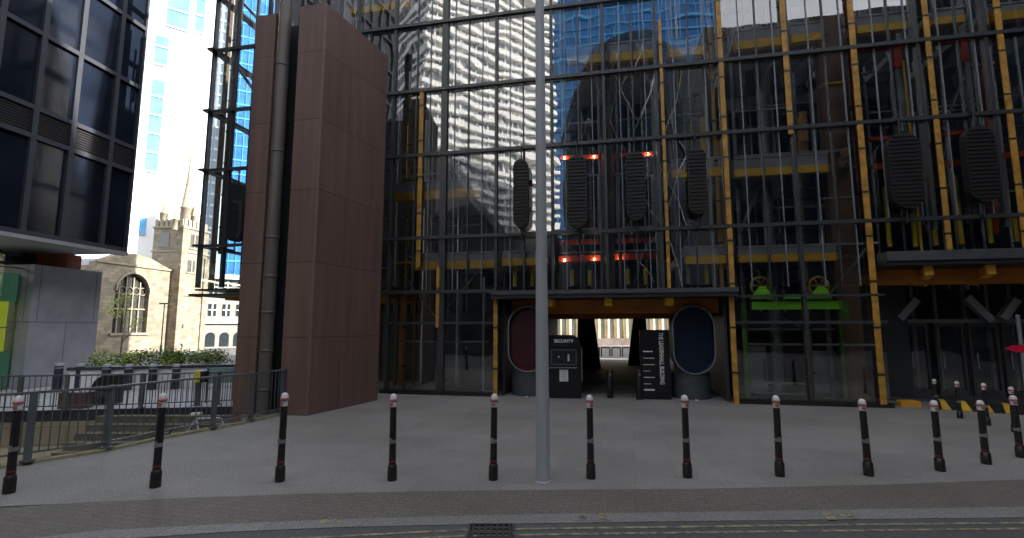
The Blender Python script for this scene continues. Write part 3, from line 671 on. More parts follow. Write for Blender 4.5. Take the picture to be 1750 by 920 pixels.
# inner curtain wall, 4.3 m behind the glass
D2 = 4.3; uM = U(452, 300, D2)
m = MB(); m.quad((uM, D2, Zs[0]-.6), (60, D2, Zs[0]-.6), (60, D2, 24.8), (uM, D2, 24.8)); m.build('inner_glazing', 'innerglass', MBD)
fr = MB(); u = uM+.3
while u < 24:
    fr.box(u-.03, u+.03, D2-.08, D2-.01, Zs[0]-.6, 17); u += .82
fr.build('inner_mullion', 'lframe', MBD)
fr = MB()
for z in [Zs[0]+.3+1.12*i for i in range(11)]: fr.box(uM, 24, D2-.06, D2-.012, z-.03, z+.03).build('clamp', 'blackmetal', o)
fr.build('inner_transom', 'frame', MBD)
rr = random.Random(3)
for i in range(26):   # blinds, cupboards and white goods standing behind the inner glazing
    u = rr.uniform(U(690, 300, D2), 16); z = rr.choice([Zs[1], Zs[2]-.5, Zs[3]-.3, Zs[3]+1.8])+rr.uniform(.1, .7); w_ = rr.uniform(.3, .8); h_ = rr.uniform(.15, .8)
    box(u, u+w_, D2-.3, D2-.1, z, z+h_).build('inner_fitting', rr.choice(['slab', 'lframe', 'greytube', 'interior', 'tealpane']), MBD)
# mass of the building (with the passage left open)
uP0, uP1 = U(868, 600), U(1240, 600)
zS = Z(1050, 545, 2.0)
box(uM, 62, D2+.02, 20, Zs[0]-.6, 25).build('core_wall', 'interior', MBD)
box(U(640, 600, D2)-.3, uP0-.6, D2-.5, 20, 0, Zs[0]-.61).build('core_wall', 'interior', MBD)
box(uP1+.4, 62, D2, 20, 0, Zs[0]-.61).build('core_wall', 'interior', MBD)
box(uE0+.1, uE0+.18, .3, D2-.52, 0.0, Zs[0]-.3).build('passage_wall', 'dark', MBD); box(uE1-.18, uE1-.1, .3, D2-.02, 0.0, Zs[0]-.3).build('passage_wall', 'dark', MBD)
for i in range(0, len(Us)-1, 2):
    pane(Us[i]+.02, Us[min(i+2, len(Us)-1)]-.02, 17.0, 24.9)
for z in (17, 19.4, 21.8, 24.9): box(uL-.12, uR, -.16, -.02, z-.055, z+.055).build('transom', 'frame', MBD)
box(U(720, 600), 22, 1.5, 4.2, .0, .05).build('lobby_floor', 'interior', MBD)
# entrance: ledge, orange beams, soffit
box(uE0-.1, uE1+.1, -.55, -.02, ZC-.06, ZC+.07).build('entrance_ledge', 'ledge', MBD)
box(uE0-.1, uE1+.1, -.50, 4.2, ZC-.18, ZC-.065).build('entrance_soffit', 'blackmetal', MBD)
box(uP0, uP1, .7, .95, zS+.15, ZC-.19).build('passage_beam', 'woodbrown', MBD)
box(uP0, uP1, 2.2, 2.45, zS, ZC-.4).build('passage_beam', 'woodbrown', MBD)
box(uE0, uE1, .96, 19.9, ZC-.35, ZC-.2).build('passage_ceiling', 'interior', MBD)
for x in (942, 1040, 1142):
    u = U(x, 520, .3); box(u-.12, u+.12, -.1, .69, ZC-.42, ZC-.2).build('beam_bracket', 'orange', MBD)
box(uR, uR+.3, .1, D2, 0, 25).build('sun_stop_wall', 'interior', MBD)  # added to keep sun out of the open end of the glazed slot
box(12, 12.2, .1, D2, 15.2, 24.8).build('sun_stop_wall', 'interior', MBD)  # unseen cross wall added above the view to block sun along the slot
# passage legs
for x0, x1, yb, fl in ((990, 1008, 630, 14), (1086, 1106, 625, -14)):
    p, q = G(x0-1, yb), G(x1+8 if fl > 0 else x1, yb); a, b = MF.loc(p), MF.loc(q); dd_ = a[1]
    k = .35 if fl > 0 else -.35
    MB().prism([(a[0]-(.1 if fl > 0 else .4), dd_, 0), (b[0]+(.1 if fl < 0 else .35), dd_, 0), (b[0], dd_, ZC-.35), (a[0], dd_, ZC-.35)], (0, .5, 0)).build('passage_leg', 'dark', MBD)
# right hand entrance under the overhang
uH0, uH1 = U(1497, 440), 30
zh1, zh0 = Z(1620, 432), Z(1620, 448)
box(uH0, uH1, -.6, -.02, zh0, zh1).build('overhang_ledge', 'ledge', MBD)
box(uH0, uH1, -.55, 4.2, zh0-.12, zh0-.004).build('overhang_soffit', 'blackmetal', MBD)
for dd2, hh in ((.6, .45), (2.0, .35)):
    box(uH0+.2, uH1, dd2, dd2+.25, zh0-.12-hh, zh0-.13).build('overhang_beam', 'woodbrown', MBD)
for px in (1560, 1660, 1760): u = U(px, 480, .6); MB().bar((u, -.2, zh0-.25), (u+.8, 1.9, zh0-.4), .2, .25).build('overhang_bracket', 'orange', MBD)
DD = 2.6; zd = Z(1640, 552, DD)
for x0, y0, x1, y1 in ((1565, 512, 1536, 545), (1650, 508, 1692, 548), (1735, 512, 1712, 545), (1760, 505, 1800, 545)):
    MB().bar((U(x0, y0, DD-.3), DD-.3, Z(x0, y0, DD-.3)), (U(x1, y1, DD-.3), DD-.3, Z(x1, y1, DD-.3)), .22).build('v_brace', 'rim', MBD)
box(uH0+.1, 30, DD, DD+.15, zd, zd+.12).build('door_header', 'greytube', MBD)
for i, (x0, x1) in enumerate(((1553, 1594), (1606, 1656), (1664, 1716), (1722, 1780))):
    u0, u1 = U(x0, 650, DD), U(x1, 650, DD)
    fr = MB().box(u0, u0+.08, DD, DD+.1, 0.05, zd).box(u1-.08, u1, DD, DD+.1, .05, zd).box(u0+.08, u1-.08, DD, DD+.1, zd-.12, zd).box(u0+.08, u1-.08, DD, DD+.1, .05, .25).build('door', 'ledge', MBD)
    MB().quad((u0+.08, DD+.05, .25), (u1-.08, DD+.05, .25), (u1-.08, DD+.05, zd-.12), (u0+.08, DD+.05, zd-.12)).build('door_glass', 'glass', fr)
    MB().tube((u0+.16, DD-.05, .9), (u0+.16, DD-.05, 1.4), .02, n=8).build('door_handle', 'silver', fr)
box(uH0+.05, U(1548, 650, DD), DD-.4, DD+.2, 0, zh0-.15).build('wall_panel', 'dark', MBD)
box(uH0+.1, 30, DD+1.5, DD+1.6, 0, zh0).build('lobby_wall', 'interior', MBD)
for x in (1530, 1570, 1610, 1660, 1700, 1740):
    u = U(x, 640, DD+.4); box(u-.05, u+.05, DD+.4, DD+.5, 0, zh0-.2).build('lobby_post', 'greytube', MBD)

# ------------------------------------------------------------------ things at the foot of the facade
def funnel(px0, px1, py0, py1, base, mat_in, label):
    xm = (px0+px1)/2; p = G(xm, base); Yd = p.y
    w_ = (at(px1, 600, Yd).x-at(px0, 600, Yd).x); z1, z0 = at(xm, py0, Yd).z, at(xm, py1, Yd).z
    zc = (z0+z1)/2; h_ = z1-z0
    o = thing('ventilation_funnel', label, 'ventilation funnel', (p.x, p.y+.1, 0), MF.ang*.6, 'oval mouthed ventilation funnels either side of the passage')
    outer = capsule_pts(w_, h_, 14); inner = capsule_pts(w_-.07, h_-.07, 14); n = len(outer)
    P = [(a, 0, zc+b) for a, b in outer]+[(a, 0, zc+b) for a, b in inner]+[(a, .12, zc+b) for a, b in outer]+[(a, .12, zc+b) for a, b in inner]
    fs = []
    for i in range(n):
        j = (i+1) % n; fs += [(i, j, n+j, n+i), (j, i, 2*n+i, 2*n+j), (n+i, n+j, 3*n+j, 3*n+i)]
    MB().poly(P, fs).build('rim', 'greytube', o)
    P = [(a, .04, zc+b) for a, b in inner]+[(a*.96, .22, zc+b*.97) for a, b in inner]
    MB().poly(P, [(i, (i+1) % n, n+(i+1) % n, n+i) for i in range(n)], True).poly([(a*.96, .22, zc+b*.97) for a, b in inner], [tuple(range(n))]).build('mouth', mat_in, o)
    P = [(a, .12, zc+b) for a, b in outer]+[(a*.9, 1.0, zc+b*.95) for a, b in outer]
    MB().poly(P, [(i, (i+1) % n, n+(i+1) % n, n+i) for i in range(n)], True).poly([(a*.9, 1.0, zc+b*.95) for a, b in outer], [tuple(range(n))]).build('shell', 'drum', o)
    rr_ = w_*.46; MB().lathe([(rr_, 0), (rr_, z0+.03)], (0, rr_+.05, 0), 28).box(-rr_*.8, rr_*.8, .3, rr_+.3, z0, z0+.3).build('pedestal', 'drum', o)
    MB().tube((-.03, -.12, .0), (-.03, -.12, .03), .05, n=10).build('floor_light', 'white', o)
funnel(868, 936, 523, 637, 679, 'maroon', 'dark red oval mouthed ventilation funnel behind the grey lamp post, left of the passage')
funnel(1157, 1228, 522, 641, 685, 'bluepaint', 'dark blue oval mouthed ventilation funnel on a grey drum, right of the passage')
# security kiosk
p = G(966, 681); Yd = p.y; w2 = (at(992, 600, Yd).x-at(938, 600, Yd).x)/2; zt = at(966, 573, Yd).z
kk = thing('information_kiosk', 'black round shouldered security kiosk with a small screen and white notice', 'kiosk', tuple(p), MF.ang*.6)
pr = [(-w2, 0, 0), (w2, 0, 0), (w2, 0, zt-.35)]+[(w2-.3+.3*math.cos(t), 0, zt-.3+.3*math.sin(t)) for t in [i*math.pi/16 for i in range(1, 9)]]+[(-w2, 0, zt)]
MB().prism(pr, (0, .6, 0)).build('body', 'sign', kk)
box(-w2+.06, w2-.12, -.025, -.001, 1.02, 1.52).build('screen_frame', 'drum', kk); box(-w2+.10, w2-.16, -.032, -.026, 1.07, 1.48).build('screen', mat('screen_glass', (.02, .022, .025), .08), kk)
box(-w2+.02, w2-.12, -.05, -.001, .93, .96).build('shelf', 'greytube', kk)
no = box(-.17, .10, -.012, -.001, .52, .88).build('notice', 'white', kk)
m = MB(); [m.box(-.13, .06, -.016, -.013, .57+.05*i, .585+.05*i) for i in range(6)]; m.build('notice_print', 'slab', no)
box(w2+.02, w2+.05, .2, .5, .5, 1.55).build('side_glass', 'rim', kk)
text_mesh('lettering', 'SECURITY', .135, 'paint', kk, (-.03, -.008, zt-.19))
MB().ring((-.19, -.04, 1.28), .02, .008, (0, 1, 0), 12).tube((-.19, -.045, 1.28), (-.19, -.03, 1.28), .018, n=10).build('camera_lens', 'white', kk)
box(.09, .15, -.045, -.033, 1.15, 1.36).build('card_reader', 'slab', kk)
# totem sign
p = G(1122, 683); Yd = p.y; w2 = (at(1148, 600, Yd).x-at(1099, 600, Yd).x)/2; zt = at(1120, 564, Yd).z
tm = thing('building_sign', 'tall black sign with vertical white lettering, left of the blue funnel', 'sign', tuple(p), MF.ang*.6)
box(-w2, w2, 0, .22, 0, zt).build('panel', 'sign', tm)
text_mesh('lettering', 'THE LEADENHALL BUILDING', .18, 'paint', tm, (w2*.42, -.006, (at(1132, 566, Yd).z+at(1140, 660, Yd).z)/2), (math.pi/2, math.pi/2, 0), font_scale_x=.68)
for i, (l, h_) in enumerate(((.30, .035), (.34, .02), (.34, .02), (.2, .02), (.34, .025), (.22, .02), (.32, .05))):
    z = at(1110, 602+i*11, Yd).z; x = -w2+.08; e = x+l; m = MB()
    while x < e: q = rnd.uniform(.02, .05); m.box(x, min(e, x+q), -.004, -.001, z, z+h_); x += q+.004
    m.build('print_line', 'paint', tm)
# hazard striped kerb + orange block + red no-entry disc
a, b = G(1606, 700), G(1770, 711)
HF = Frame(a, b-a); hz = frame_thing('hazard_kerb', 'low kerb with yellow and black hazard stripes in front of the glass doors', 'kerb', HF); Lh = (b-a).length
box(0, Lh, 0, .25, 0, .24).build('kerb_body', 'black', hz)
m = MB(); n = int(Lh/.42)
for i in range(n):
    x = .05+i*.42; m.prism([(x, -.004, .01), (x+.2, -.004, .01), (x+.08, -.004, .235), (x-.05 if i else x-.03, -.004, .235)], (0, .003, 0)).prism([(x+.08, 0, .242), (x-.03, 0, .242), (x-.03, .25, .242), (x+.08, .25, .242)], (0, 0, .003))
m.build('stripes', 'hazy', hz)
p = G(1556, 696); ob = thing('orange_block', 'orange yellow rounded kerb block at the foot of the right end of the glazing', 'kerb block', tuple(p), MF.ang)
MB().prism([(-.22, 0, 0), (.27, 0, 0), (.27, 0, .13), (.23, 0, .17), (-.18, 0, .17), (-.22, 0, .13)], (0, .25, 0)).build('block', 'orangebox', ob)
p = G(1752, 704); rs = thing('post_sign', 'small red arrow shaped sign on a grey post at the right edge', 'sign', tuple(p), 0)
zr = at(1745, 596, p.y).z
MB().tube((.15, .05, 0), (.15, .05, zr+.9), .05, n=12).build('post', 'greytube', rs); MB().prism([(-.32, 0, zr), (-.1, 0, zr+.09), (.3, 0, zr+.09), (.3, 0, zr-.1), (-.1, 0, zr-.09)], (0, .03, 0)).build('sign_plate', 'redsign', rs)

# ------------------------------------------------------------------ dark glazed building on the left
cz_ = at(218, 428, 20.0); cl = at(0, 390, 20.0); k = (cz_.z-H)/(cl.z-H)   # same soffit height at both picture points
A0 = Vector((cl.x*k, 20.0*k, 0)); C0 = Vector((cz_.x, 20.0, 0))
LF = Frame(C0, (C0-A0)); zs = cz_.z
lb = frame_thing('glass_office_block', 'dark navy glazed office block overhanging a pale grey clad base, far left', 'building', LF)
def LU(px, py, d=0): return LF.hit(px, py, d)
zrow = [zs, LU(218, 290)[1], LU(222, 250)[1]]
step = LU(231, 145)[1]-LU(222, 250)[1]
while zrow[-1] < 26: zrow.append(zrow[-1]+step)
ucol = [0, LU(175, 415)[0], LU(107, 402)[0], LU(40, 390)[0]]; sw_ = ucol[3]-ucol[2]
while ucol[-1] > -20: ucol.append(ucol[-1]+sw_)
box(-22, 0, .25, 14, zs+.02, 30).build('upper_block', 'darkb', lb)
for i in range(len(ucol)-1):
    for j in range(len(zrow)-1):
        if ucol[i+1] < -16 or zrow[j] > 18: continue
        u0, u1, z0, z1 = ucol[i+1]+.09, ucol[i]-.09, zrow[j]+.08, zrow[j+1]-.08
        t1 = rnd.uniform(-.006, .006)
        if j == 1:
            m = MB(); nz = int((z1-z0)/.09)
            for k_ in range(nz): m.box(u0, u1, .06, .10, z0+k_*.09, z0+k_*.09+.05)
            m.build('louvre_panel', 'louvre', lb)
        else: MB().quad((u1, .12+t1, z0), (u0, .12-t1, z0), (u0, .12-t1, z1), (u1, .12+t1, z1)).build('window', 'navy', lb)
m = MB()
for u in ucol: m.box(u-.09, u+.09 if u < 0 else u, 0, .16, zs+.02, 30)
m.build('mullion', 'navyframe', lb)
m = MB()
for z in zrow: m.box(-22, -.001, .003, .15, z-.08, z+.08)
m.build('transom', 'navyframe', lb)
box(-22, .02, -.03, .3, zs-.22, zs-.085).build('fascia', 'lframe', lb)
box(-22, 0, .3, 14, zs-.15, zs).build('soffit', 'slab', lb)
# grey clad base box
gq = G(157, 652); gl_ = LF.loc(gq); bd = gl_[1]; bu1 = gl_[0]; bu0 = LF.hit(48, 560, bd)[0]; bz = LF.hit(170, 465, bd)[1]
box(bu0, bu1, bd, bd+5, 0, bz).build('base_wall', 'concrete', lb)
box(-22, bu1-.9, bd+2.0, bd+2.3, bz, zs-.16).build('upper_strip', 'dark', lb)
box(bu1-1.0, bu1-.4, bd+.6, bd+2, bz+.004, zs-.16).build('terracotta_pier', 'pottery', lb)
# glazed shop front; its green and lime panels glow to stand in for interior light
gd = bd+.5
m = MB().quad((-20, gd, .1), (bu0-.02, gd, .1), (bu0-.02, gd, zs-.2), (-20, gd, zs-.2)); m.build('shopfront_glass', 'clearglass', lb)
box(-20, bu0-.02, gd+.1, gd+.2, .1, LF.hit(30, 600, gd+.6)[1]).build('green_panel', 'tealgreen', lb)
box(-20, bu0-.25, gd+.1, gd+.2, LF.hit(30, 600, gd+.1)[1]+.003, LF.hit(30, 517, gd+.6)[1]).build('lime_panel', 'lime', lb)
box(-20, bu0-.02, gd+.1, gd+.2, LF.hit(30, 517, gd+.1)[1]+.003, LF.hit(30, 470, gd+.6)[1]).build('green_panel', 'tealgreen', lb)
box(-20, bu0-.02, gd+2.5, gd+2.6, 0, zs-.2).build('inner_wall', 'slab', lb)
box(-20, bu0-.9, gd+1.0, gd+1.1, LF.hit(20, 447, gd+1)[1], LF.hit(20, 443, gd+1)[1]).build('strip_light', 'lampwhite', lb)
for z in (LF.hit(30, 560, gd)[1], zs*.82): box(-20, bu0-.02, gd-.04, gd+.03, z-.025, z+.025).build('shopfront_rail', 'greytube', lb)

# ------------------------------------------------------------------ far terrace: planter wall, hedge, bollards
pa, pb = G(150, 668), G(400, 660)
PF = Frame(pa, pb-pa); PL = (pb-pa).length; ph = PF.hit(250, 626)[1]
pw = frame_thing('planter_wall', 'long pale low planter wall with dark coping below the hedge', 'wall', PF)
box(-.6, PL+1.5, 0, .3, 0, ph-.1).build('wall', 'paleband', pw); box(-.65, PL+1.55, -.05, .35, ph-.098, ph).build('coping', 'dark', pw)
box(-.6, PL+1.5, .3, 2.2, 0, ph-.2).build('soil_bed', 'bark', pw)
def leaves(mb, n, cx, cy, cz, rx, ry, rz, s, r):
    for _ in range(n):
        while True:
            a, b, c = r.uniform(-1, 1), r.uniform(-1, 1), r.uniform(-1, 1)
            if a*a+b*b+c*c < 1: break
        p = Vector((cx+a*rx, cy+b*ry, cz+c*rz)); d1 = Vector((r.uniform(-1, 1), r.uniform(-1, 1), r.uniform(-.6, .6))).normalized(); d2 = d1.cross(Vector((r.uniform(-1, 1), r.uniform(-1, 1), r.uniform(-1, 1)))).normalized()
        q = s*r.uniform(.6, 1.3); mb.quad(p-d1*q, p-d2*q*.5, p+d1*q, p+d2*q*.5)
r = random.Random(11)
for k, (mm, cnt) in enumerate((('leaf', 60), ('leaflight', 38))):
    hm = MB()
    for _ in range(cnt):
        u = r.uniform(-.3, PL*.88); q = PF.world(u, r.uniform(.6, 1.9)); leaves(hm, 55, q.x, q.y, ph+r.uniform(.0, .38), .38, .38, .22, .05, r)
    if k == 0: hg = hm.build('hedge', mm, kind='stuff', label='green and ochre hedge growing along the planter wall below the church', category='hedge')
    else: hm.build('flowering_shrubs', mm, kind='stuff', label='yellow green shrubs mixed through the hedge on the planter wall', category='shrubs')
tb_master = None
TB = [(97, 668, 99, 620, 'thick dark bollard against the left part of the grey clad wall'), (133, 668, 137, 621, 'thick dark bollard against the right part of the grey clad wall'),
      (179, 668, 180, 622, 'thick dark bollard at the left end of the planter wall, behind the black hooded box'), (217, 667, 220, 622, 'thick dark bollard before the planter wall, just right of the black hooded box'),
      (259, 666, 262, 622, 'thick dark bollard before the middle of the planter wall'), (299, 665, 304, 622, 'thick dark bollard before the planter wall, nearest the yellow box')]
for bx, by, tx, ty, lab in TB:
    p = G(bx, by); z = at(tx, ty, p.y).z
    if tb_master is None:
        tb_master = thing('thick_bollard', '', 'bollard'); o = tb_master
        MB().lathe([(.13, 0), (.13, .88)], n=16).build('shaft', mat('thick_bollard_paint', (.03, .035, .06), .4), o); MB().lathe([(.135, .88), (.135, .95), (.10, .99), (.001, 1.0)], n=16).build('cap', 'slab', o)
        MB().lathe([(.134, .80), (.134, .83)], n=16).build('band', 'slab', o)
    else: o = copy_tree(tb_master)
    o.location = p; o.scale = (1, 1, z); o['label'] = lab; o['group'] = 'thick dark bollards along the far terrace'
# black hooded box, brown-red crate, yellow box, green glass screen, bicycle
p = G(168, 692); Yd = p.y; wz = at(168, 640, Yd).z
hb = thing('hooded_box', 'black cabinet with a curved hood and pale side on the terrace behind the railing', 'cabinet', tuple(p))
pr = [(-.36, 0, 0), (.32, 0, 0), (.32, 0, wz-.05)]+[(.25-.5*math.sin(t), 0, wz-.4+.4*math.cos(t)) for t in [i*math.pi/12 for i in range(0, 7)]]+[(-.36, 0, wz-.6)]
MB().prism(pr, (0, .5, 0)).build('hood', 'blackhood', hb); box(-.44, -.365, -.02, .5, 0, wz-.45).build('side_panel', 'lframe', hb); box(-.3, .25, -.015, -.001, .22, .38).build('front_panel', 'drum', hb)
p = G(120, 699); bxo = thing('low_crate', 'dull red brown low crate on the terrace left of the black cabinet', 'crate', tuple(p)); box(-.36, .36, 0, .3, .0, .42).build('crate_body', mat('crate_red', (.14, .07, .07), .8), bxo); box(-.38, .38, -.02, .32, .422, .45).build('lid', 'terrace', bxo)
p = G(341, 694); Yd = p.y; yb = thing('post_box', 'yellow box with black front on a thin post at the far railing', 'box', tuple(p+Vector((0, -.1, 0)))); z0, z1 = at(341, 653, Yd).z, at(341, 634, Yd).z
box(-.16, .02, 0, .18, z0, z1).build('yellow_case', 'buffer', yb); box(.022, .16, -.01, .17, z0, z1).build('black_front', 'black', yb); MB().tube((0, .09, 0), (0, .09, z0), .025, n=8).build('post', 'rail', yb)
p = G(350, 690); q = G(408, 686); GF = Frame(p, q-p); gp = frame_thing('glass_screen', 'green tinted glass screen beside the brown tower above the far railing', 'screen', GF); L_ = (q-p).length+.4
z0, z1 = GF.hit(375, 656)[1], GF.hit(375, 630)[1]
box(0.05, L_, .2, .22, z0, z1).build('glass', 'tealpane', gp); [box(x, x+.05, .16, .25, 0, z1+.02).build('post', 'rail', gp) for x in (0, L_*.55, L_)]
p = Vector((at(352, 725, 11.9).x, 11.9, PD)); bc = thing('bicycle', 'pale blue bicycle parked at the foot of the steps behind the railing', 'bicycle', tuple(p), .15)
bc.location.z = -.72
for x in (-.5, .5):
    o = MB().ring((x, 0, .34), .32, .018, (0, 1, 0), 28).build('wheel', 'black', bc); m = MB(); [m.bar((x, 0, .34), (x+.31*math.cos(t), 0, .34+.31*math.sin(t)), .004) for t in [i*math.pi/5 for i in range(10)]]; m.ring((x, 0, .34), .295, .008, (0, 1, 0), 24).build('spokes', 'silver', o)
m = MB(); J = {'bb': (-.08, 0, .3), 'st': (-.22, 0, .82), 'hd': (.32, 0, .82), 'hb': (.36, 0, .68), 'ra': (-.5, 0, .34), 'fa': (.5, 0, .34)}
for a, b in (('bb', 'st'), ('bb', 'hb'), ('st', 'hd'), ('ra', 'bb'), ('ra', 'st'), ('hd', 'fa')): m.tube(J[a], J[b], .02, n=8)
m.build('bicycle_frame', 'blue', bc); MB().tube((.32, 0, .82), (.29, 0, .98), .015, n=8).tube((.29, -.25, .98), (.29, .25, .98), .014, n=8).build('handlebar', 'black', bc); MB().prism([(-.34, -.07, .9), (-.1, -.02, .92), (-.1, .02, .92), (-.34, .07, .9)], (0, 0, .05)).build('saddle', 'white', bc); MB().tube((-.22, 0, .8), (-.24, 0, .9), .013, n=8).build('seat_post', 'silver', bc)
MB().prism([(-.2, -.09, .0), (-.05, -.09, .0), (.05, -.09, .0), (.0, -.09, .03)], (0, .18, 0)); box(-.12, -.04, -.1, .1, .27, .3).build('pedals', 'black', bc)
# small tree in front of the church window
p = G(205, 612); r = random.Random(5); tr = thing('young_tree', 'young yellow green tree in front of the arched church window', 'tree', tuple(p)); tz = 2.2
m = MB().tube((0, 0, 0), (.05, 0, 1.6), .06, .045, 8); br = []
for i in range(9):
    t = i*.7; q = Vector((math.cos(t)*.9, math.sin(t)*.9, 2.2+.28*i)); br.append(q); m.tube((.05, 0, 1.1+.2*i), q, .025, .008, 6)
m.build('trunk', 'bark', tr); m = MB()
for q in br+[Vector((0, 0, 4.3)), Vector((.3, 0, 3.6)), Vector((-.6, 0, 3.2))]: leaves(m, 60, q.x, q.y, q.z, .55, .55, .45, .06, r)
m.build('crown', 'leaflight', tr)
p = G(274, 608); zt = at(273, 520, p.y).z; sl_ = thing('street_lamp', 'thin dark street lamp standing before the church wall', 'street lamp', tuple(p))
MB().lathe([(.08, 0), (.08, .8), (.05, .85), (.035, zt)], n=10).build('post', 'blackmetal', sl_); MB().box(-.35, .35, -.1, .1, zt-.02, zt+.1).build('lamp_head', 'blackmetal', sl_)

# ------------------------------------------------------------------ church
CF = Frame(G(285, 601.5), (.17, .985)); ch = frame_thing('stone_church', 'sunlit cream stone church with arched window, square tower and corner spire', 'church', CF)
def CU(px, py, d=0): return CF.hit(px, py, d)
ze = CU(284, 462)[1]; un = CU(150, 600)[0]; gx, gzz = CU(232, 434)
# nave wall with an arched window opening
w0, w1 = CU(193, 540)[0], CU(252, 540)[0]; wz0, wzs = CU(222, 569)[1], CU(222, 500)[1]; wm = (w0+w1)/2; wr = (w1-w0)/2; wtop = CU(224, 467)[1]
arch = [(wm+wr*math.cos(math.pi*i/12), wzs+(wtop-wzs)*math.sin(math.pi*i/12)) for i in range(13)]
topl = [(0, ze), (gx+2.2, gzz-.1), (gx, gzz), (gx-2.4, gzz-.15), (un, ze-.1)]
m = MB()
m.prism([(w1, 0, 0), (0, 0, 0), (0, 0, ze), (wm, 0, ze)]+[(x, 0, z) for x, z in reversed(arch[:7])], (0, .7, 0))
m.prism([(un, 0, 0), (w0, 0, 0)]+[(x, 0, z) for x, z in reversed(arch[6:])]+[(wm, 0, ze), (un, 0, ze)], (0, .7, 0))
m.box(w0, w1, 0, .7, 0, wz0); m.prism([(un, 0, ze), (0, 0, ze), (gx+1.5, 0, gzz-.2), (gx, 0, gzz), (gx-1.5, 0, gzz-.2)], (0, .7, 0))
m.box(un, 0, .7, 9, 0, ze-.3); m.build('nave_wall', 'cream', ch)
m = MB().prism([(un, .7, ze-.3), (0, .7, ze-.3), (gx, .7, gzz-.3)], (0, 8, 0)); m.build('nave_roof', 'lead', ch)
MB().box(un-.1, .0, -.12, -.002, ze-.05, ze+.12).build('string_course', 'stonetrim', ch)
win = MB().quad((w0, .45, wz0), (w1, .45, wz0), (w1, .45, wtop), (w0, .45, wtop)).build('window', 'churchglass', ch)
m = MB()
for i in range(1, 5): x = w0+(w1-w0)*i/5; m.box(x-.05, x+.05, .3, .42, wz0, wtop-.15-abs(i-2.5)*.35)
m.box(w0, w1, .32, .41, CU(222, 528)[1]-.06, CU(222, 528)[1]+.06)
for i in range(5): x = w0+(w1-w0)*(i+.5)/5; m.ring((x, .36, wzs+.15), (w1-w0)/10, .04, (0, 1, 0), 16)
m.build('tracery', 'stonetrim', win)
m = MB()
for i in range(12):
    a, b = arch[i], arch[i+1]; m.bar((a[0], -.05, a[1]+.08), (b[0], -.05, b[1]+.08), .14, .18)
m.box(w0-.2, w1+.2, -.15, -.002, wz0-.2, wz0).build('window_surround', 'stonetrim', ch)
# tower
ty0 = -.9; t1 = CU(346, 560, ty0)[0]; t0 = CU(300, 560, ty0)[0]; zt = CU(305, 385, ty0)[1]; TW = t1-t0
box(t0, t1, ty0, ty0+TW, 0, zt).build('tower_wall', 'cream', ch)
for z in (CU(320, 432, ty0)[1], CU(320, 506, ty0)[1], zt-.1): box(t0-.08, t1+.08, ty0-.10, ty0+TW+.08, z, z+.18).build('string_course', 'stonetrim', ch)
box(t0-.12, t0+.5, ty0-.14, ty0+.5, 0, zt-.12).build('corner_buttress', 'cream', ch)
box(t1-.4, t1+.14, ty0-.13, ty0+.4, 0, CU(320, 432, ty0)[1]-.3).build('corner_buttress', 'cream', ch)
for x0, x1, y0, y1 in ((326, 338, 401, 424), (324, 336, 446, 466)):
    u0, u1 = CU(x0, 412, ty0)[0], CU(x1, 412, ty0)[0]; za, zb_ = CU(330, y1, ty0)[1], CU(330, y0, ty0)[1]
    o = box(u0, u1, ty0-.03, ty0-.002, za, zb_).build('belfry_window', 'churchglass', ch); MB().box((u0+u1)/2-.06, (u0+u1)/2+.06, ty0-.07, ty0-.035, za, zb_).box(u0-.12, u1+.12, ty0-.09, ty0-.033, za-.14, za-.01).build('belfry_mullion', 'stonetrim', o)
box(t0-.03, t0-.002, ty0+1.4, ty0+2.5, CU(285, 420, 0)[1], CU(285, 395, 0)[1]).build('belfry_window', 'churchglass', ch)
m = MB()
for i in range(6):
    u = t0+.1+i*(TW-.2)/6; m.box(u, u+.35, ty0, ty0+.25, zt+.08, zt+.75); m.box(t0, t0+.25, ty0+.1+i*TW/6, ty0+.45+i*TW/6, zt+.08, zt+.75)
m.build('parapet', 'stonetrim', ch)
def pin(px, py_top, py_b, d, r0, nm='pinnacle', tip=.5):
    u = CU(px, py_b, d)[0]; z0, z1 = CU(px, py_b, d)[1], CU(px, py_top, d)[1]; h_ = z1-z0
    b_ = .17 if nm == 'spire' else .36
    m = MB().lathe([(r0, -.5), (r0, h_*b_), (r0*1.10, h_*(b_+.01)), (r0*1.10, h_*(b_+.02)), (r0*.92, h_*(b_+.03)), (r0*.40, h_*.52), (r0*.22, h_*.74), (.06, h_*.93), (.09, h_*.95), (.09, h_*.98), (.01, h_)], (u, d, z0), 8)
    for k in range(5): t = k*.9; zz = h_*(.48+.09*k); rr2 = r0*.8*(1-(.04+.09*k)/.5); m.box(u+rr2-.03, u+rr2+.08, d-.05, d+.05, z0+zz, z0+zz+.1).box(u-rr2-.08, u-rr2+.03, d-.05, d+.05, z0+zz, z0+zz+.1)
    m.build(nm, 'stonetrim', ch)
pin(318, 240, 382, ty0+.9, .56, 'spire'); pin(279, 335, 382, ty0+TW-.3, .33); pin(331, 350, 382, ty0+.2, .22); pin(344, 358, 385, ty0+.2, .2); pin(299, 360, 384, ty0+.3, .22)
MB().ring((CU(309, 592, ty0-.1)[0], ty0-.05, CU(309, 592, ty0)[1]), .22, .05, (0, 1, 0), 16).build('wall_ring', 'blackmetal', ch)
u_, z_ = CU(311, 558, ty0); box(u_-.15, u_+.15, ty0-.03, ty0-.002, z_-.2, z_+.2).build('belfry_window', 'churchglass', ch)

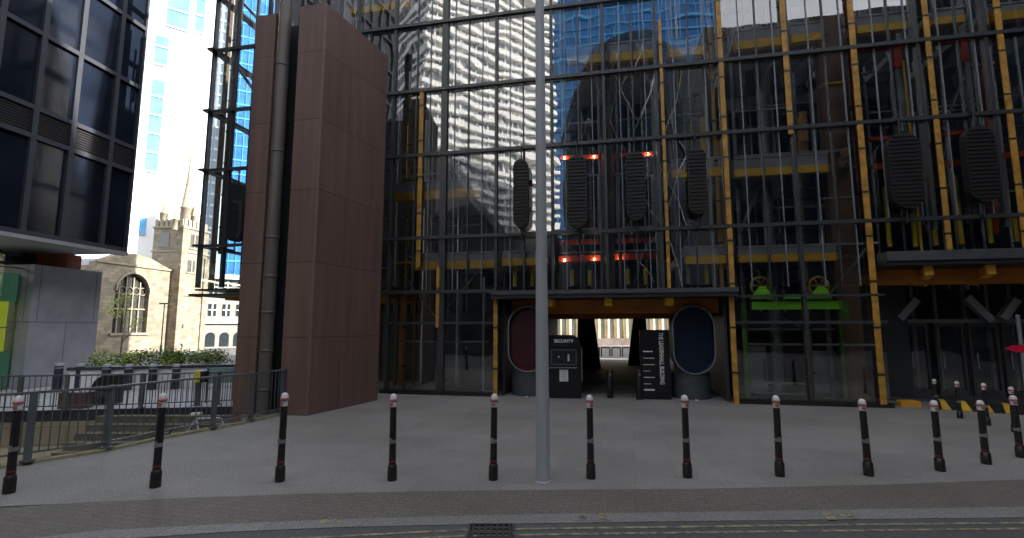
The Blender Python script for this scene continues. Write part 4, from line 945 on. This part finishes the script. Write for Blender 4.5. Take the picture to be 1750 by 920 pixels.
# ------------------------------------------------------------------ white classical house behind the lobby corner
WF = Frame(G(348, 596), (.8, .6)); wh = frame_thing('white_house', 'pale stone classical house with arched ground floor windows beside the church tower', 'building', WF)
wL = WF.hit(420, 560)[0]; wt = WF.hit(360, 470)[1]; box(-.5, wL+6, 0, 10, 0, wt).build('wall', 'portland', wh)
zc = WF.hit(380, 553)[1]; box(-.5, wL+6, -.25, -.002, zc, zc+.35).build('cornice', 'whitestone', wh); box(-.6, wL+6, -.4, -.004, wt-.4, wt+.1).build('cornice', 'whitestone', wh)
nw = 4; ws = (WF.hit(402, 540)[0]-WF.hit(352, 540)[0])/2
for i in range(nw):
    uc = WF.hit(362, 540)[0]+i*WF.hit(386, 540)[0]-i*WF.hit(362, 540)[0]; hw = ws*.26
    for y0, y1 in ((520, 540), (480, 502)):
        za, zb_ = WF.hit(375, y1)[1], WF.hit(375, y0)[1]; o = box(uc-hw, uc+hw, -.05, -.002, za, zb_).build('window', 'window', wh); MB().box(uc-.06, uc+.06, -.09, -.053, za, zb_).box(uc-hw, uc+hw, -.09, -.053, (za+zb_)/2-.05, (za+zb_)/2+.05).build('glazing_bars', 'whitestone', o)
    za, zb_ = WF.hit(375, 592)[1], WF.hit(375, 575)[1]; P = [(uc-hw*1.2, -.06, za), (uc+hw*1.2, -.06, za)]+[(uc+hw*1.2*math.cos(t), -.06, zb_+hw*1.2*math.sin(t)) for t in [math.pi*j/8 for j in range(9)]]
    MB().prism(P, (0, .055, 0)).build('arched_window', 'window', wh)
# ------------------------------------------------------------------ towers far behind on the left
def tower_frame(px, Y, u): return Frame(at(px, 560, Y), u)
T1 = tower_frame(222, 78, (.8, .6)); t1_ = frame_thing('white_office_tower', 'bright white sunlit office tower with stepped strips of blue glazing behind the church', 'tower', T1)
def TU(fr, px, py, d=0): return fr.hit(px, py, d)
e1 = TU(T1, 352, 300)[0]; box(0, e1, 0, 20, 0, 95).build('wall', 'whitestone', t1_)
for x0, x1, y0, y1 in ((287, 325, -40, 52), (264, 288, 62, 114), (246, 276, 135, 296), (226, 250, 372, 402), (336, 352, -40, 60)):
    za, zb_ = TU(T1, (x0+x1)/2, y1)[1], TU(T1, (x0+x1)/2, y0)[1]; ua, ub = TU(T1, x0, (y0+y1)/2)[0], TU(T1, x1, (y0+y1)/2)[0]
    o = box(max(0, ua), ub, -.1, -.003, za, zb_).build('blue_glazing', 'blueglass', t1_); z = za
    while z < zb_: box(max(0, ua), ub, -.25, -.103, z, z+.35).build('floor_band', 'lframe', o); z += 3.2
o = box(TU(T1, 268, 380)[0], TU(T1, 278, 380)[0], -6, -.5, 0, TU(T1, 272, 362)[1]).build('chimney_block', 'slab', t1_)
T2 = tower_frame(330, 150, (.9, .44)); t2_ = frame_thing('striped_glass_tower', 'pale glass tower with vertical grey fins between the spire and the lobby corner', 'tower', T2)
ea, eb = TU(T2, 352, 100)[0], TU(T2, 398, 100)[0]
box(0, eb+10, .2, 15, 0, 110).build('wall', 'paleglass', t2_); m = MB(); u = 0
while u < eb+10: m.box(u, u+.5, -.3, .195, 0, 110); u += 1.5
m.build('fins', 'lframe', t2_); m = MB()
for i in range(30): m.box(0, eb+10, -.05, .19, i*3.6, i*3.6+.7)
m.build('floor_band', 'whitestone', t2_)
T3 = tower_frame(368, 118, (.9, .44)); t3_ = frame_thing('blue_glass_tower', 'deep blue glass tower seen through the glass lobby corner beside the brown tower', 'tower', T3)
e3 = TU(T3, 600, 300)[0]; box(0, e3, .2, 15, 0, 90).build('wall', 'bluewall', t3_); m = MB(); u = 0
while u < e3: m.box(u, u+.12, 0, .195, 0, 90); u += 1.6
for i in range(24): m.box(0, e3, .05, .19, i*3.6, i*3.6+.35)
m.build('glazing_grid', 'blueglass', t3_)
box(-2, 0, 0, 15, 0, TU(T3, 368, 330)[1]).build('low_wing', 'paleglass', t3_)
# building at the far end of the passage
p = G(985, 591); q = G(1150, 589); FF = Frame(p, (.95, .30)); fb = frame_thing('colonnade_building', 'cream fluted facade seen at the far end of the passage', 'building', FF); Lf = 26
box(-6, Lf, 0, 8, 0, 24).build('wall', 'farstone', fb); m = MB()
for i in range(22): m.tube((-5+i*1.3, -.25, 0.9), (-5+i*1.3, -.25, 18), .33, n=10)
m.build('columns', 'farstone', fb); m = MB()
for i in range(21): m.box(-4.6+i*1.3, -4.1+i*1.3, -.06, -.003, 1.4, 16)
m.build('windows', 'paleglass', fb); box(-6, Lf, -.7, -.003, 0, .9).build('base_course', 'farpink', fb)
# cycle hoops beyond the passage
HL = ['leftmost low dark hoop barrier beyond the passage, beside the left leg', 'second low dark hoop barrier from the left beyond the passage', 'low dark hoop barrier beyond the passage, just left of the middle of its row', 'low dark hoop barrier beyond the passage, just right of the middle of its row', 'second low dark hoop barrier from the right beyond the passage', 'rightmost low dark hoop barrier beyond the passage, beside the right leg']
p0h, p1h = G(1010, 609), G(1100, 609)
for i in range(6):
    q = p0h.lerp(p1h, i/5); o = thing('barrier_hoop', HL[i], 'barrier', tuple(q), 0, 'row of dark hoop barriers beyond the passage'); L_ = (p1h-p0h).length/5*.8
    zz = at(1040, 600, q.y).z+.25; MB().tube((0, 0, 0), (0, 0, zz), .05, n=8).tube((L_, 0, 0), (L_, 0, zz), .05, n=8).tube((0, 0, zz), (L_, 0, zz), .05, n=8).build('hoop', 'blackmetal', o)

# ------------------------------------------------------------------ across the street: what the facade reflects
# sunlit tower with white floor bands
c1 = RM(722, 560, 92); dirw = Vector((.5, -.87, 0)).normalized()
_a = RM(722, 560, 92); _b = RM(948, 560, 92); _c = Vector((co.location.x, co.location.y, 0))
_o = mirror((0, 0, 0)); _r = (Vector((_b.x, _b.y, 0))-Vector((_o.x, _o.y, 0)))
_den = dirw.x*(-_r.y)+dirw.y*_r.x; LW0 = ((_o.x-_a.x)*(-_r.y)+(_o.y-_a.y)*_r.x)/_den
W1 = Frame(c1, -dirw if False else dirw); wt_ = frame_thing('banded_tower', 'sunlit tower with white floor bands reflected in the glass facade', 'tower', W1)
TWH = 110; LW = abs(LW0); print('LW', LW)
# face seen in the glass has its normal towards the facade side (+x): local -y or +y
sgn = 1 if (-W1.n).x > 0 else -1
def Y_(a, b): return (a, b) if sgn > 0 else (-b, -a)
y0, y1 = Y_(.6, 22); box(0, LW, y0, y1, 0, TWH).build('glazing', 'bandglass', wt_)
m = MB()
for i in range(47):
    y0, y1 = Y_(-.5, 22.6); m.box(-.6, LW+.6, y0, y1, i*2.3+.12*math.sin(i*1.7), i*2.3+.85+.12*math.sin(i*2.9))
m.build('floor_band', 'wband', wt_); m = MB(); u = 0; r = random.Random(4)
while u < LW:
    y0, y1 = Y_(.2, .59); m.box(u, u+.22, y0, y1, 0, TWH); u += r.choice([1.6, 3.2, 4.8])
m.build('fin', 'wband', wt_); m = MB()
for i in range(150):
    u = r.uniform(0, LW-3); k = r.randrange(0, 33); y0, y1 = Y_(.35, .58); m.box(u, u+r.uniform(1, 5), y0, y1, k*3.1+1.16, (k+1)*3.1-.3)
m.build('blind', 'whitestone', wt_)
y0, y1 = Y_(0, 22.6); m = MB(); v = .5
while v < 22: a_, b_ = Y_(v, v+.35); m.box(-.55, -.02, a_, b_, 0, TWH); v += 1.5
m.build('end_fin', 'slab', wt_)
# dark gabled block nearer the street
P = [RM(540, 236, 46), RM(733, 236, 46), RM(846, 402, 46), RM(955, 404, 46), RM(955, 700, 46), RM(540, 700, 46)]
for q in P[4:]: q.z = 0
away = (P[0]-MF.world(0, 0)); away = Vector((-MF.n.x, -MF.n.y, 0))
ctr = P[5].copy(); dbr = thing('raked_roof_block', 'dark building with a raked roof across the street, reflected low in the glass', 'building', tuple(ctr))
MB().prism([p_-ctr for p_ in P], away*9).build('wall', 'darkb', dbr); m = MB()
e = (P[4]-P[5]).normalized(); Ld = (P[4]-P[5]).length
for i in range(int(Ld/2.2)):
    for j in range(3):
        a = e*(i*2.2+.6); n_ = Vector((MF.n.x, MF.n.y, 0))*.05; z = 1+j*2.6; m.prism([a+Vector((0, 0, z)), a+e*1.2+Vector((0, 0, z)), a+e*1.2+Vector((0, 0, z+1.5)), a+Vector((0, 0, z+1.5))], n_)
m.build('window', 'navy', dbr)
# round lattice tower
cc = RM(1100, 560, 88); RT = thing('round_lattice_tower', 'rounded dark glass tower with a diagonal lattice reflected in the facade', 'tower', (cc.x, cc.y, 0))
prof = [(10.8, 0), (12.6, 9), (13.6, 18), (13.8, 26), (13.2, 35), (11.6, 43), (8.6, 49), (4.5, 53), (.01, 55)]
MB().lathe(prof, n=40).build('glazing', 'darkglass', RT)
def rad(z):
    for (a, b), (c, d_) in zip(prof[:-1], prof[1:]):
        if b <= z <= d_: return a+(c-a)*(z-b)/(d_-b)
    return 1
m = MB()
for k in range(18):
    for s_ in (1, -1):
        pv = None
        for j in range(14):
            z = j*3.9; t = 2*math.pi*k/18+s_*j*.12; q = Vector((math.cos(t)*(rad(min(z, 54))+.1), math.sin(t)*(rad(min(z, 54))+.1), z))
            if pv is not None: m.bar(pv, q, .15)
            pv = q
m.build('lattice', 'ledge', RT)
# blue curtain-walled tower rising behind it
B0, B1 = RM(935, 560, 165), RM(1262, 560, 165); B1.z = B0.z = 0
B4 = Frame(B0, B1-B0); bt4 = frame_thing('blue_curtain_tower', 'sunlit blue curtain walled tower reflected at the top middle of the glass facade', 'tower', B4)
sg = 1 if (B4.n.dot(Vector((-MF.n.x, -MF.n.y)))) > 0 else -1; LB = (B1-B0).length
if sg > 0: box(0, LB, .6, 16, 0, 150).build('glazing', 'bluewall', bt4); q0, q1 = .0, .58
else: box(0, LB, -16, -.6, 0, 150).build('glazing', 'bluewall', bt4); q0, q1 = -.58, 0
m = MB()
for i in range(38): m.box(0, LB, q0, q1, i*4, i*4+.5)
m.build('floor_band', 'blueglass', bt4); m = MB(); u = 0
while u < LB: m.box(u, u+.3, q0*.8, q1*.8+.001, 0, 150); u += 3
m.build('fin', 'blueglass', bt4)
# dark block added out of view to shade the plaza, reflected on the right
ob_ = thing('plaza_shade_block', 'tall dark block added out of view to shade the plaza, reflected in the right part of the glass', 'building', (24, -26, 0))
box(0, 24, 0, 36, 0, 37).build('wall', 'darkb', ob_); m = MB(); r = random.Random(9)
for i in range(16):
    for j in range(10): m.box(-.06, -.003, .8+i*2.2, 2.3+i*2.2, 1.5+j*3.2, 3.7+j*3.2)
m.build('windows', 'navy', ob_)
ob2 = thing('stone_office_block', 'mid grey office block with window grid across the street behind the viewer', 'building', tuple(RM(1500, 560, 50)), MF.ang)
box(-12, 26, -14, 0, 0, 27.5).build('wall', 'darkb', ob2); m = MB()
for i in range(17):
    for j in range(7): m.box(-11+i*2.2, -9.5+i*2.2, .003, .06, 1.5+j*3.2, 3.7+j*3.2)
m.build('windows', 'darkglass', ob2)
rb = frame_thing('rear_shade_block', 'unseen grey block added behind the glass building to shade the ground beyond the passage', 'building', MF)  # hidden block added only to shade the ground past the passage
box(18, 60, 23, 45, 0, 24).build('wall', 'slab', rb); m = MB()
for i in range(14):
    for j in range(4): m.box(24.8+i*2.5, 26.4+i*2.5, 22.94, 22.997, 1+j*3.3, 3+j*3.3)
m.build('windows', 'window', rb)
lt = thing('low_terrace', 'long low dark brick terrace across the street, reflected along the foot of the glass', 'building', (-70, -26, 0))
box(0, 94, 0, 8, 0, 6.2).build('wall', 'darkb', lt); m = MB()
for i in range(34): m.box(.8+i*2.7, 2.2+i*2.7, 8.003, 8.05, .5, 2.6).box(.8+i*2.7, 2.2+i*2.7, 8.003, 8.05, 3.6, 5.4)
m.build('windows', 'navy', lt)
print('panes', npane, 'objects', len(bpy.data.objects))
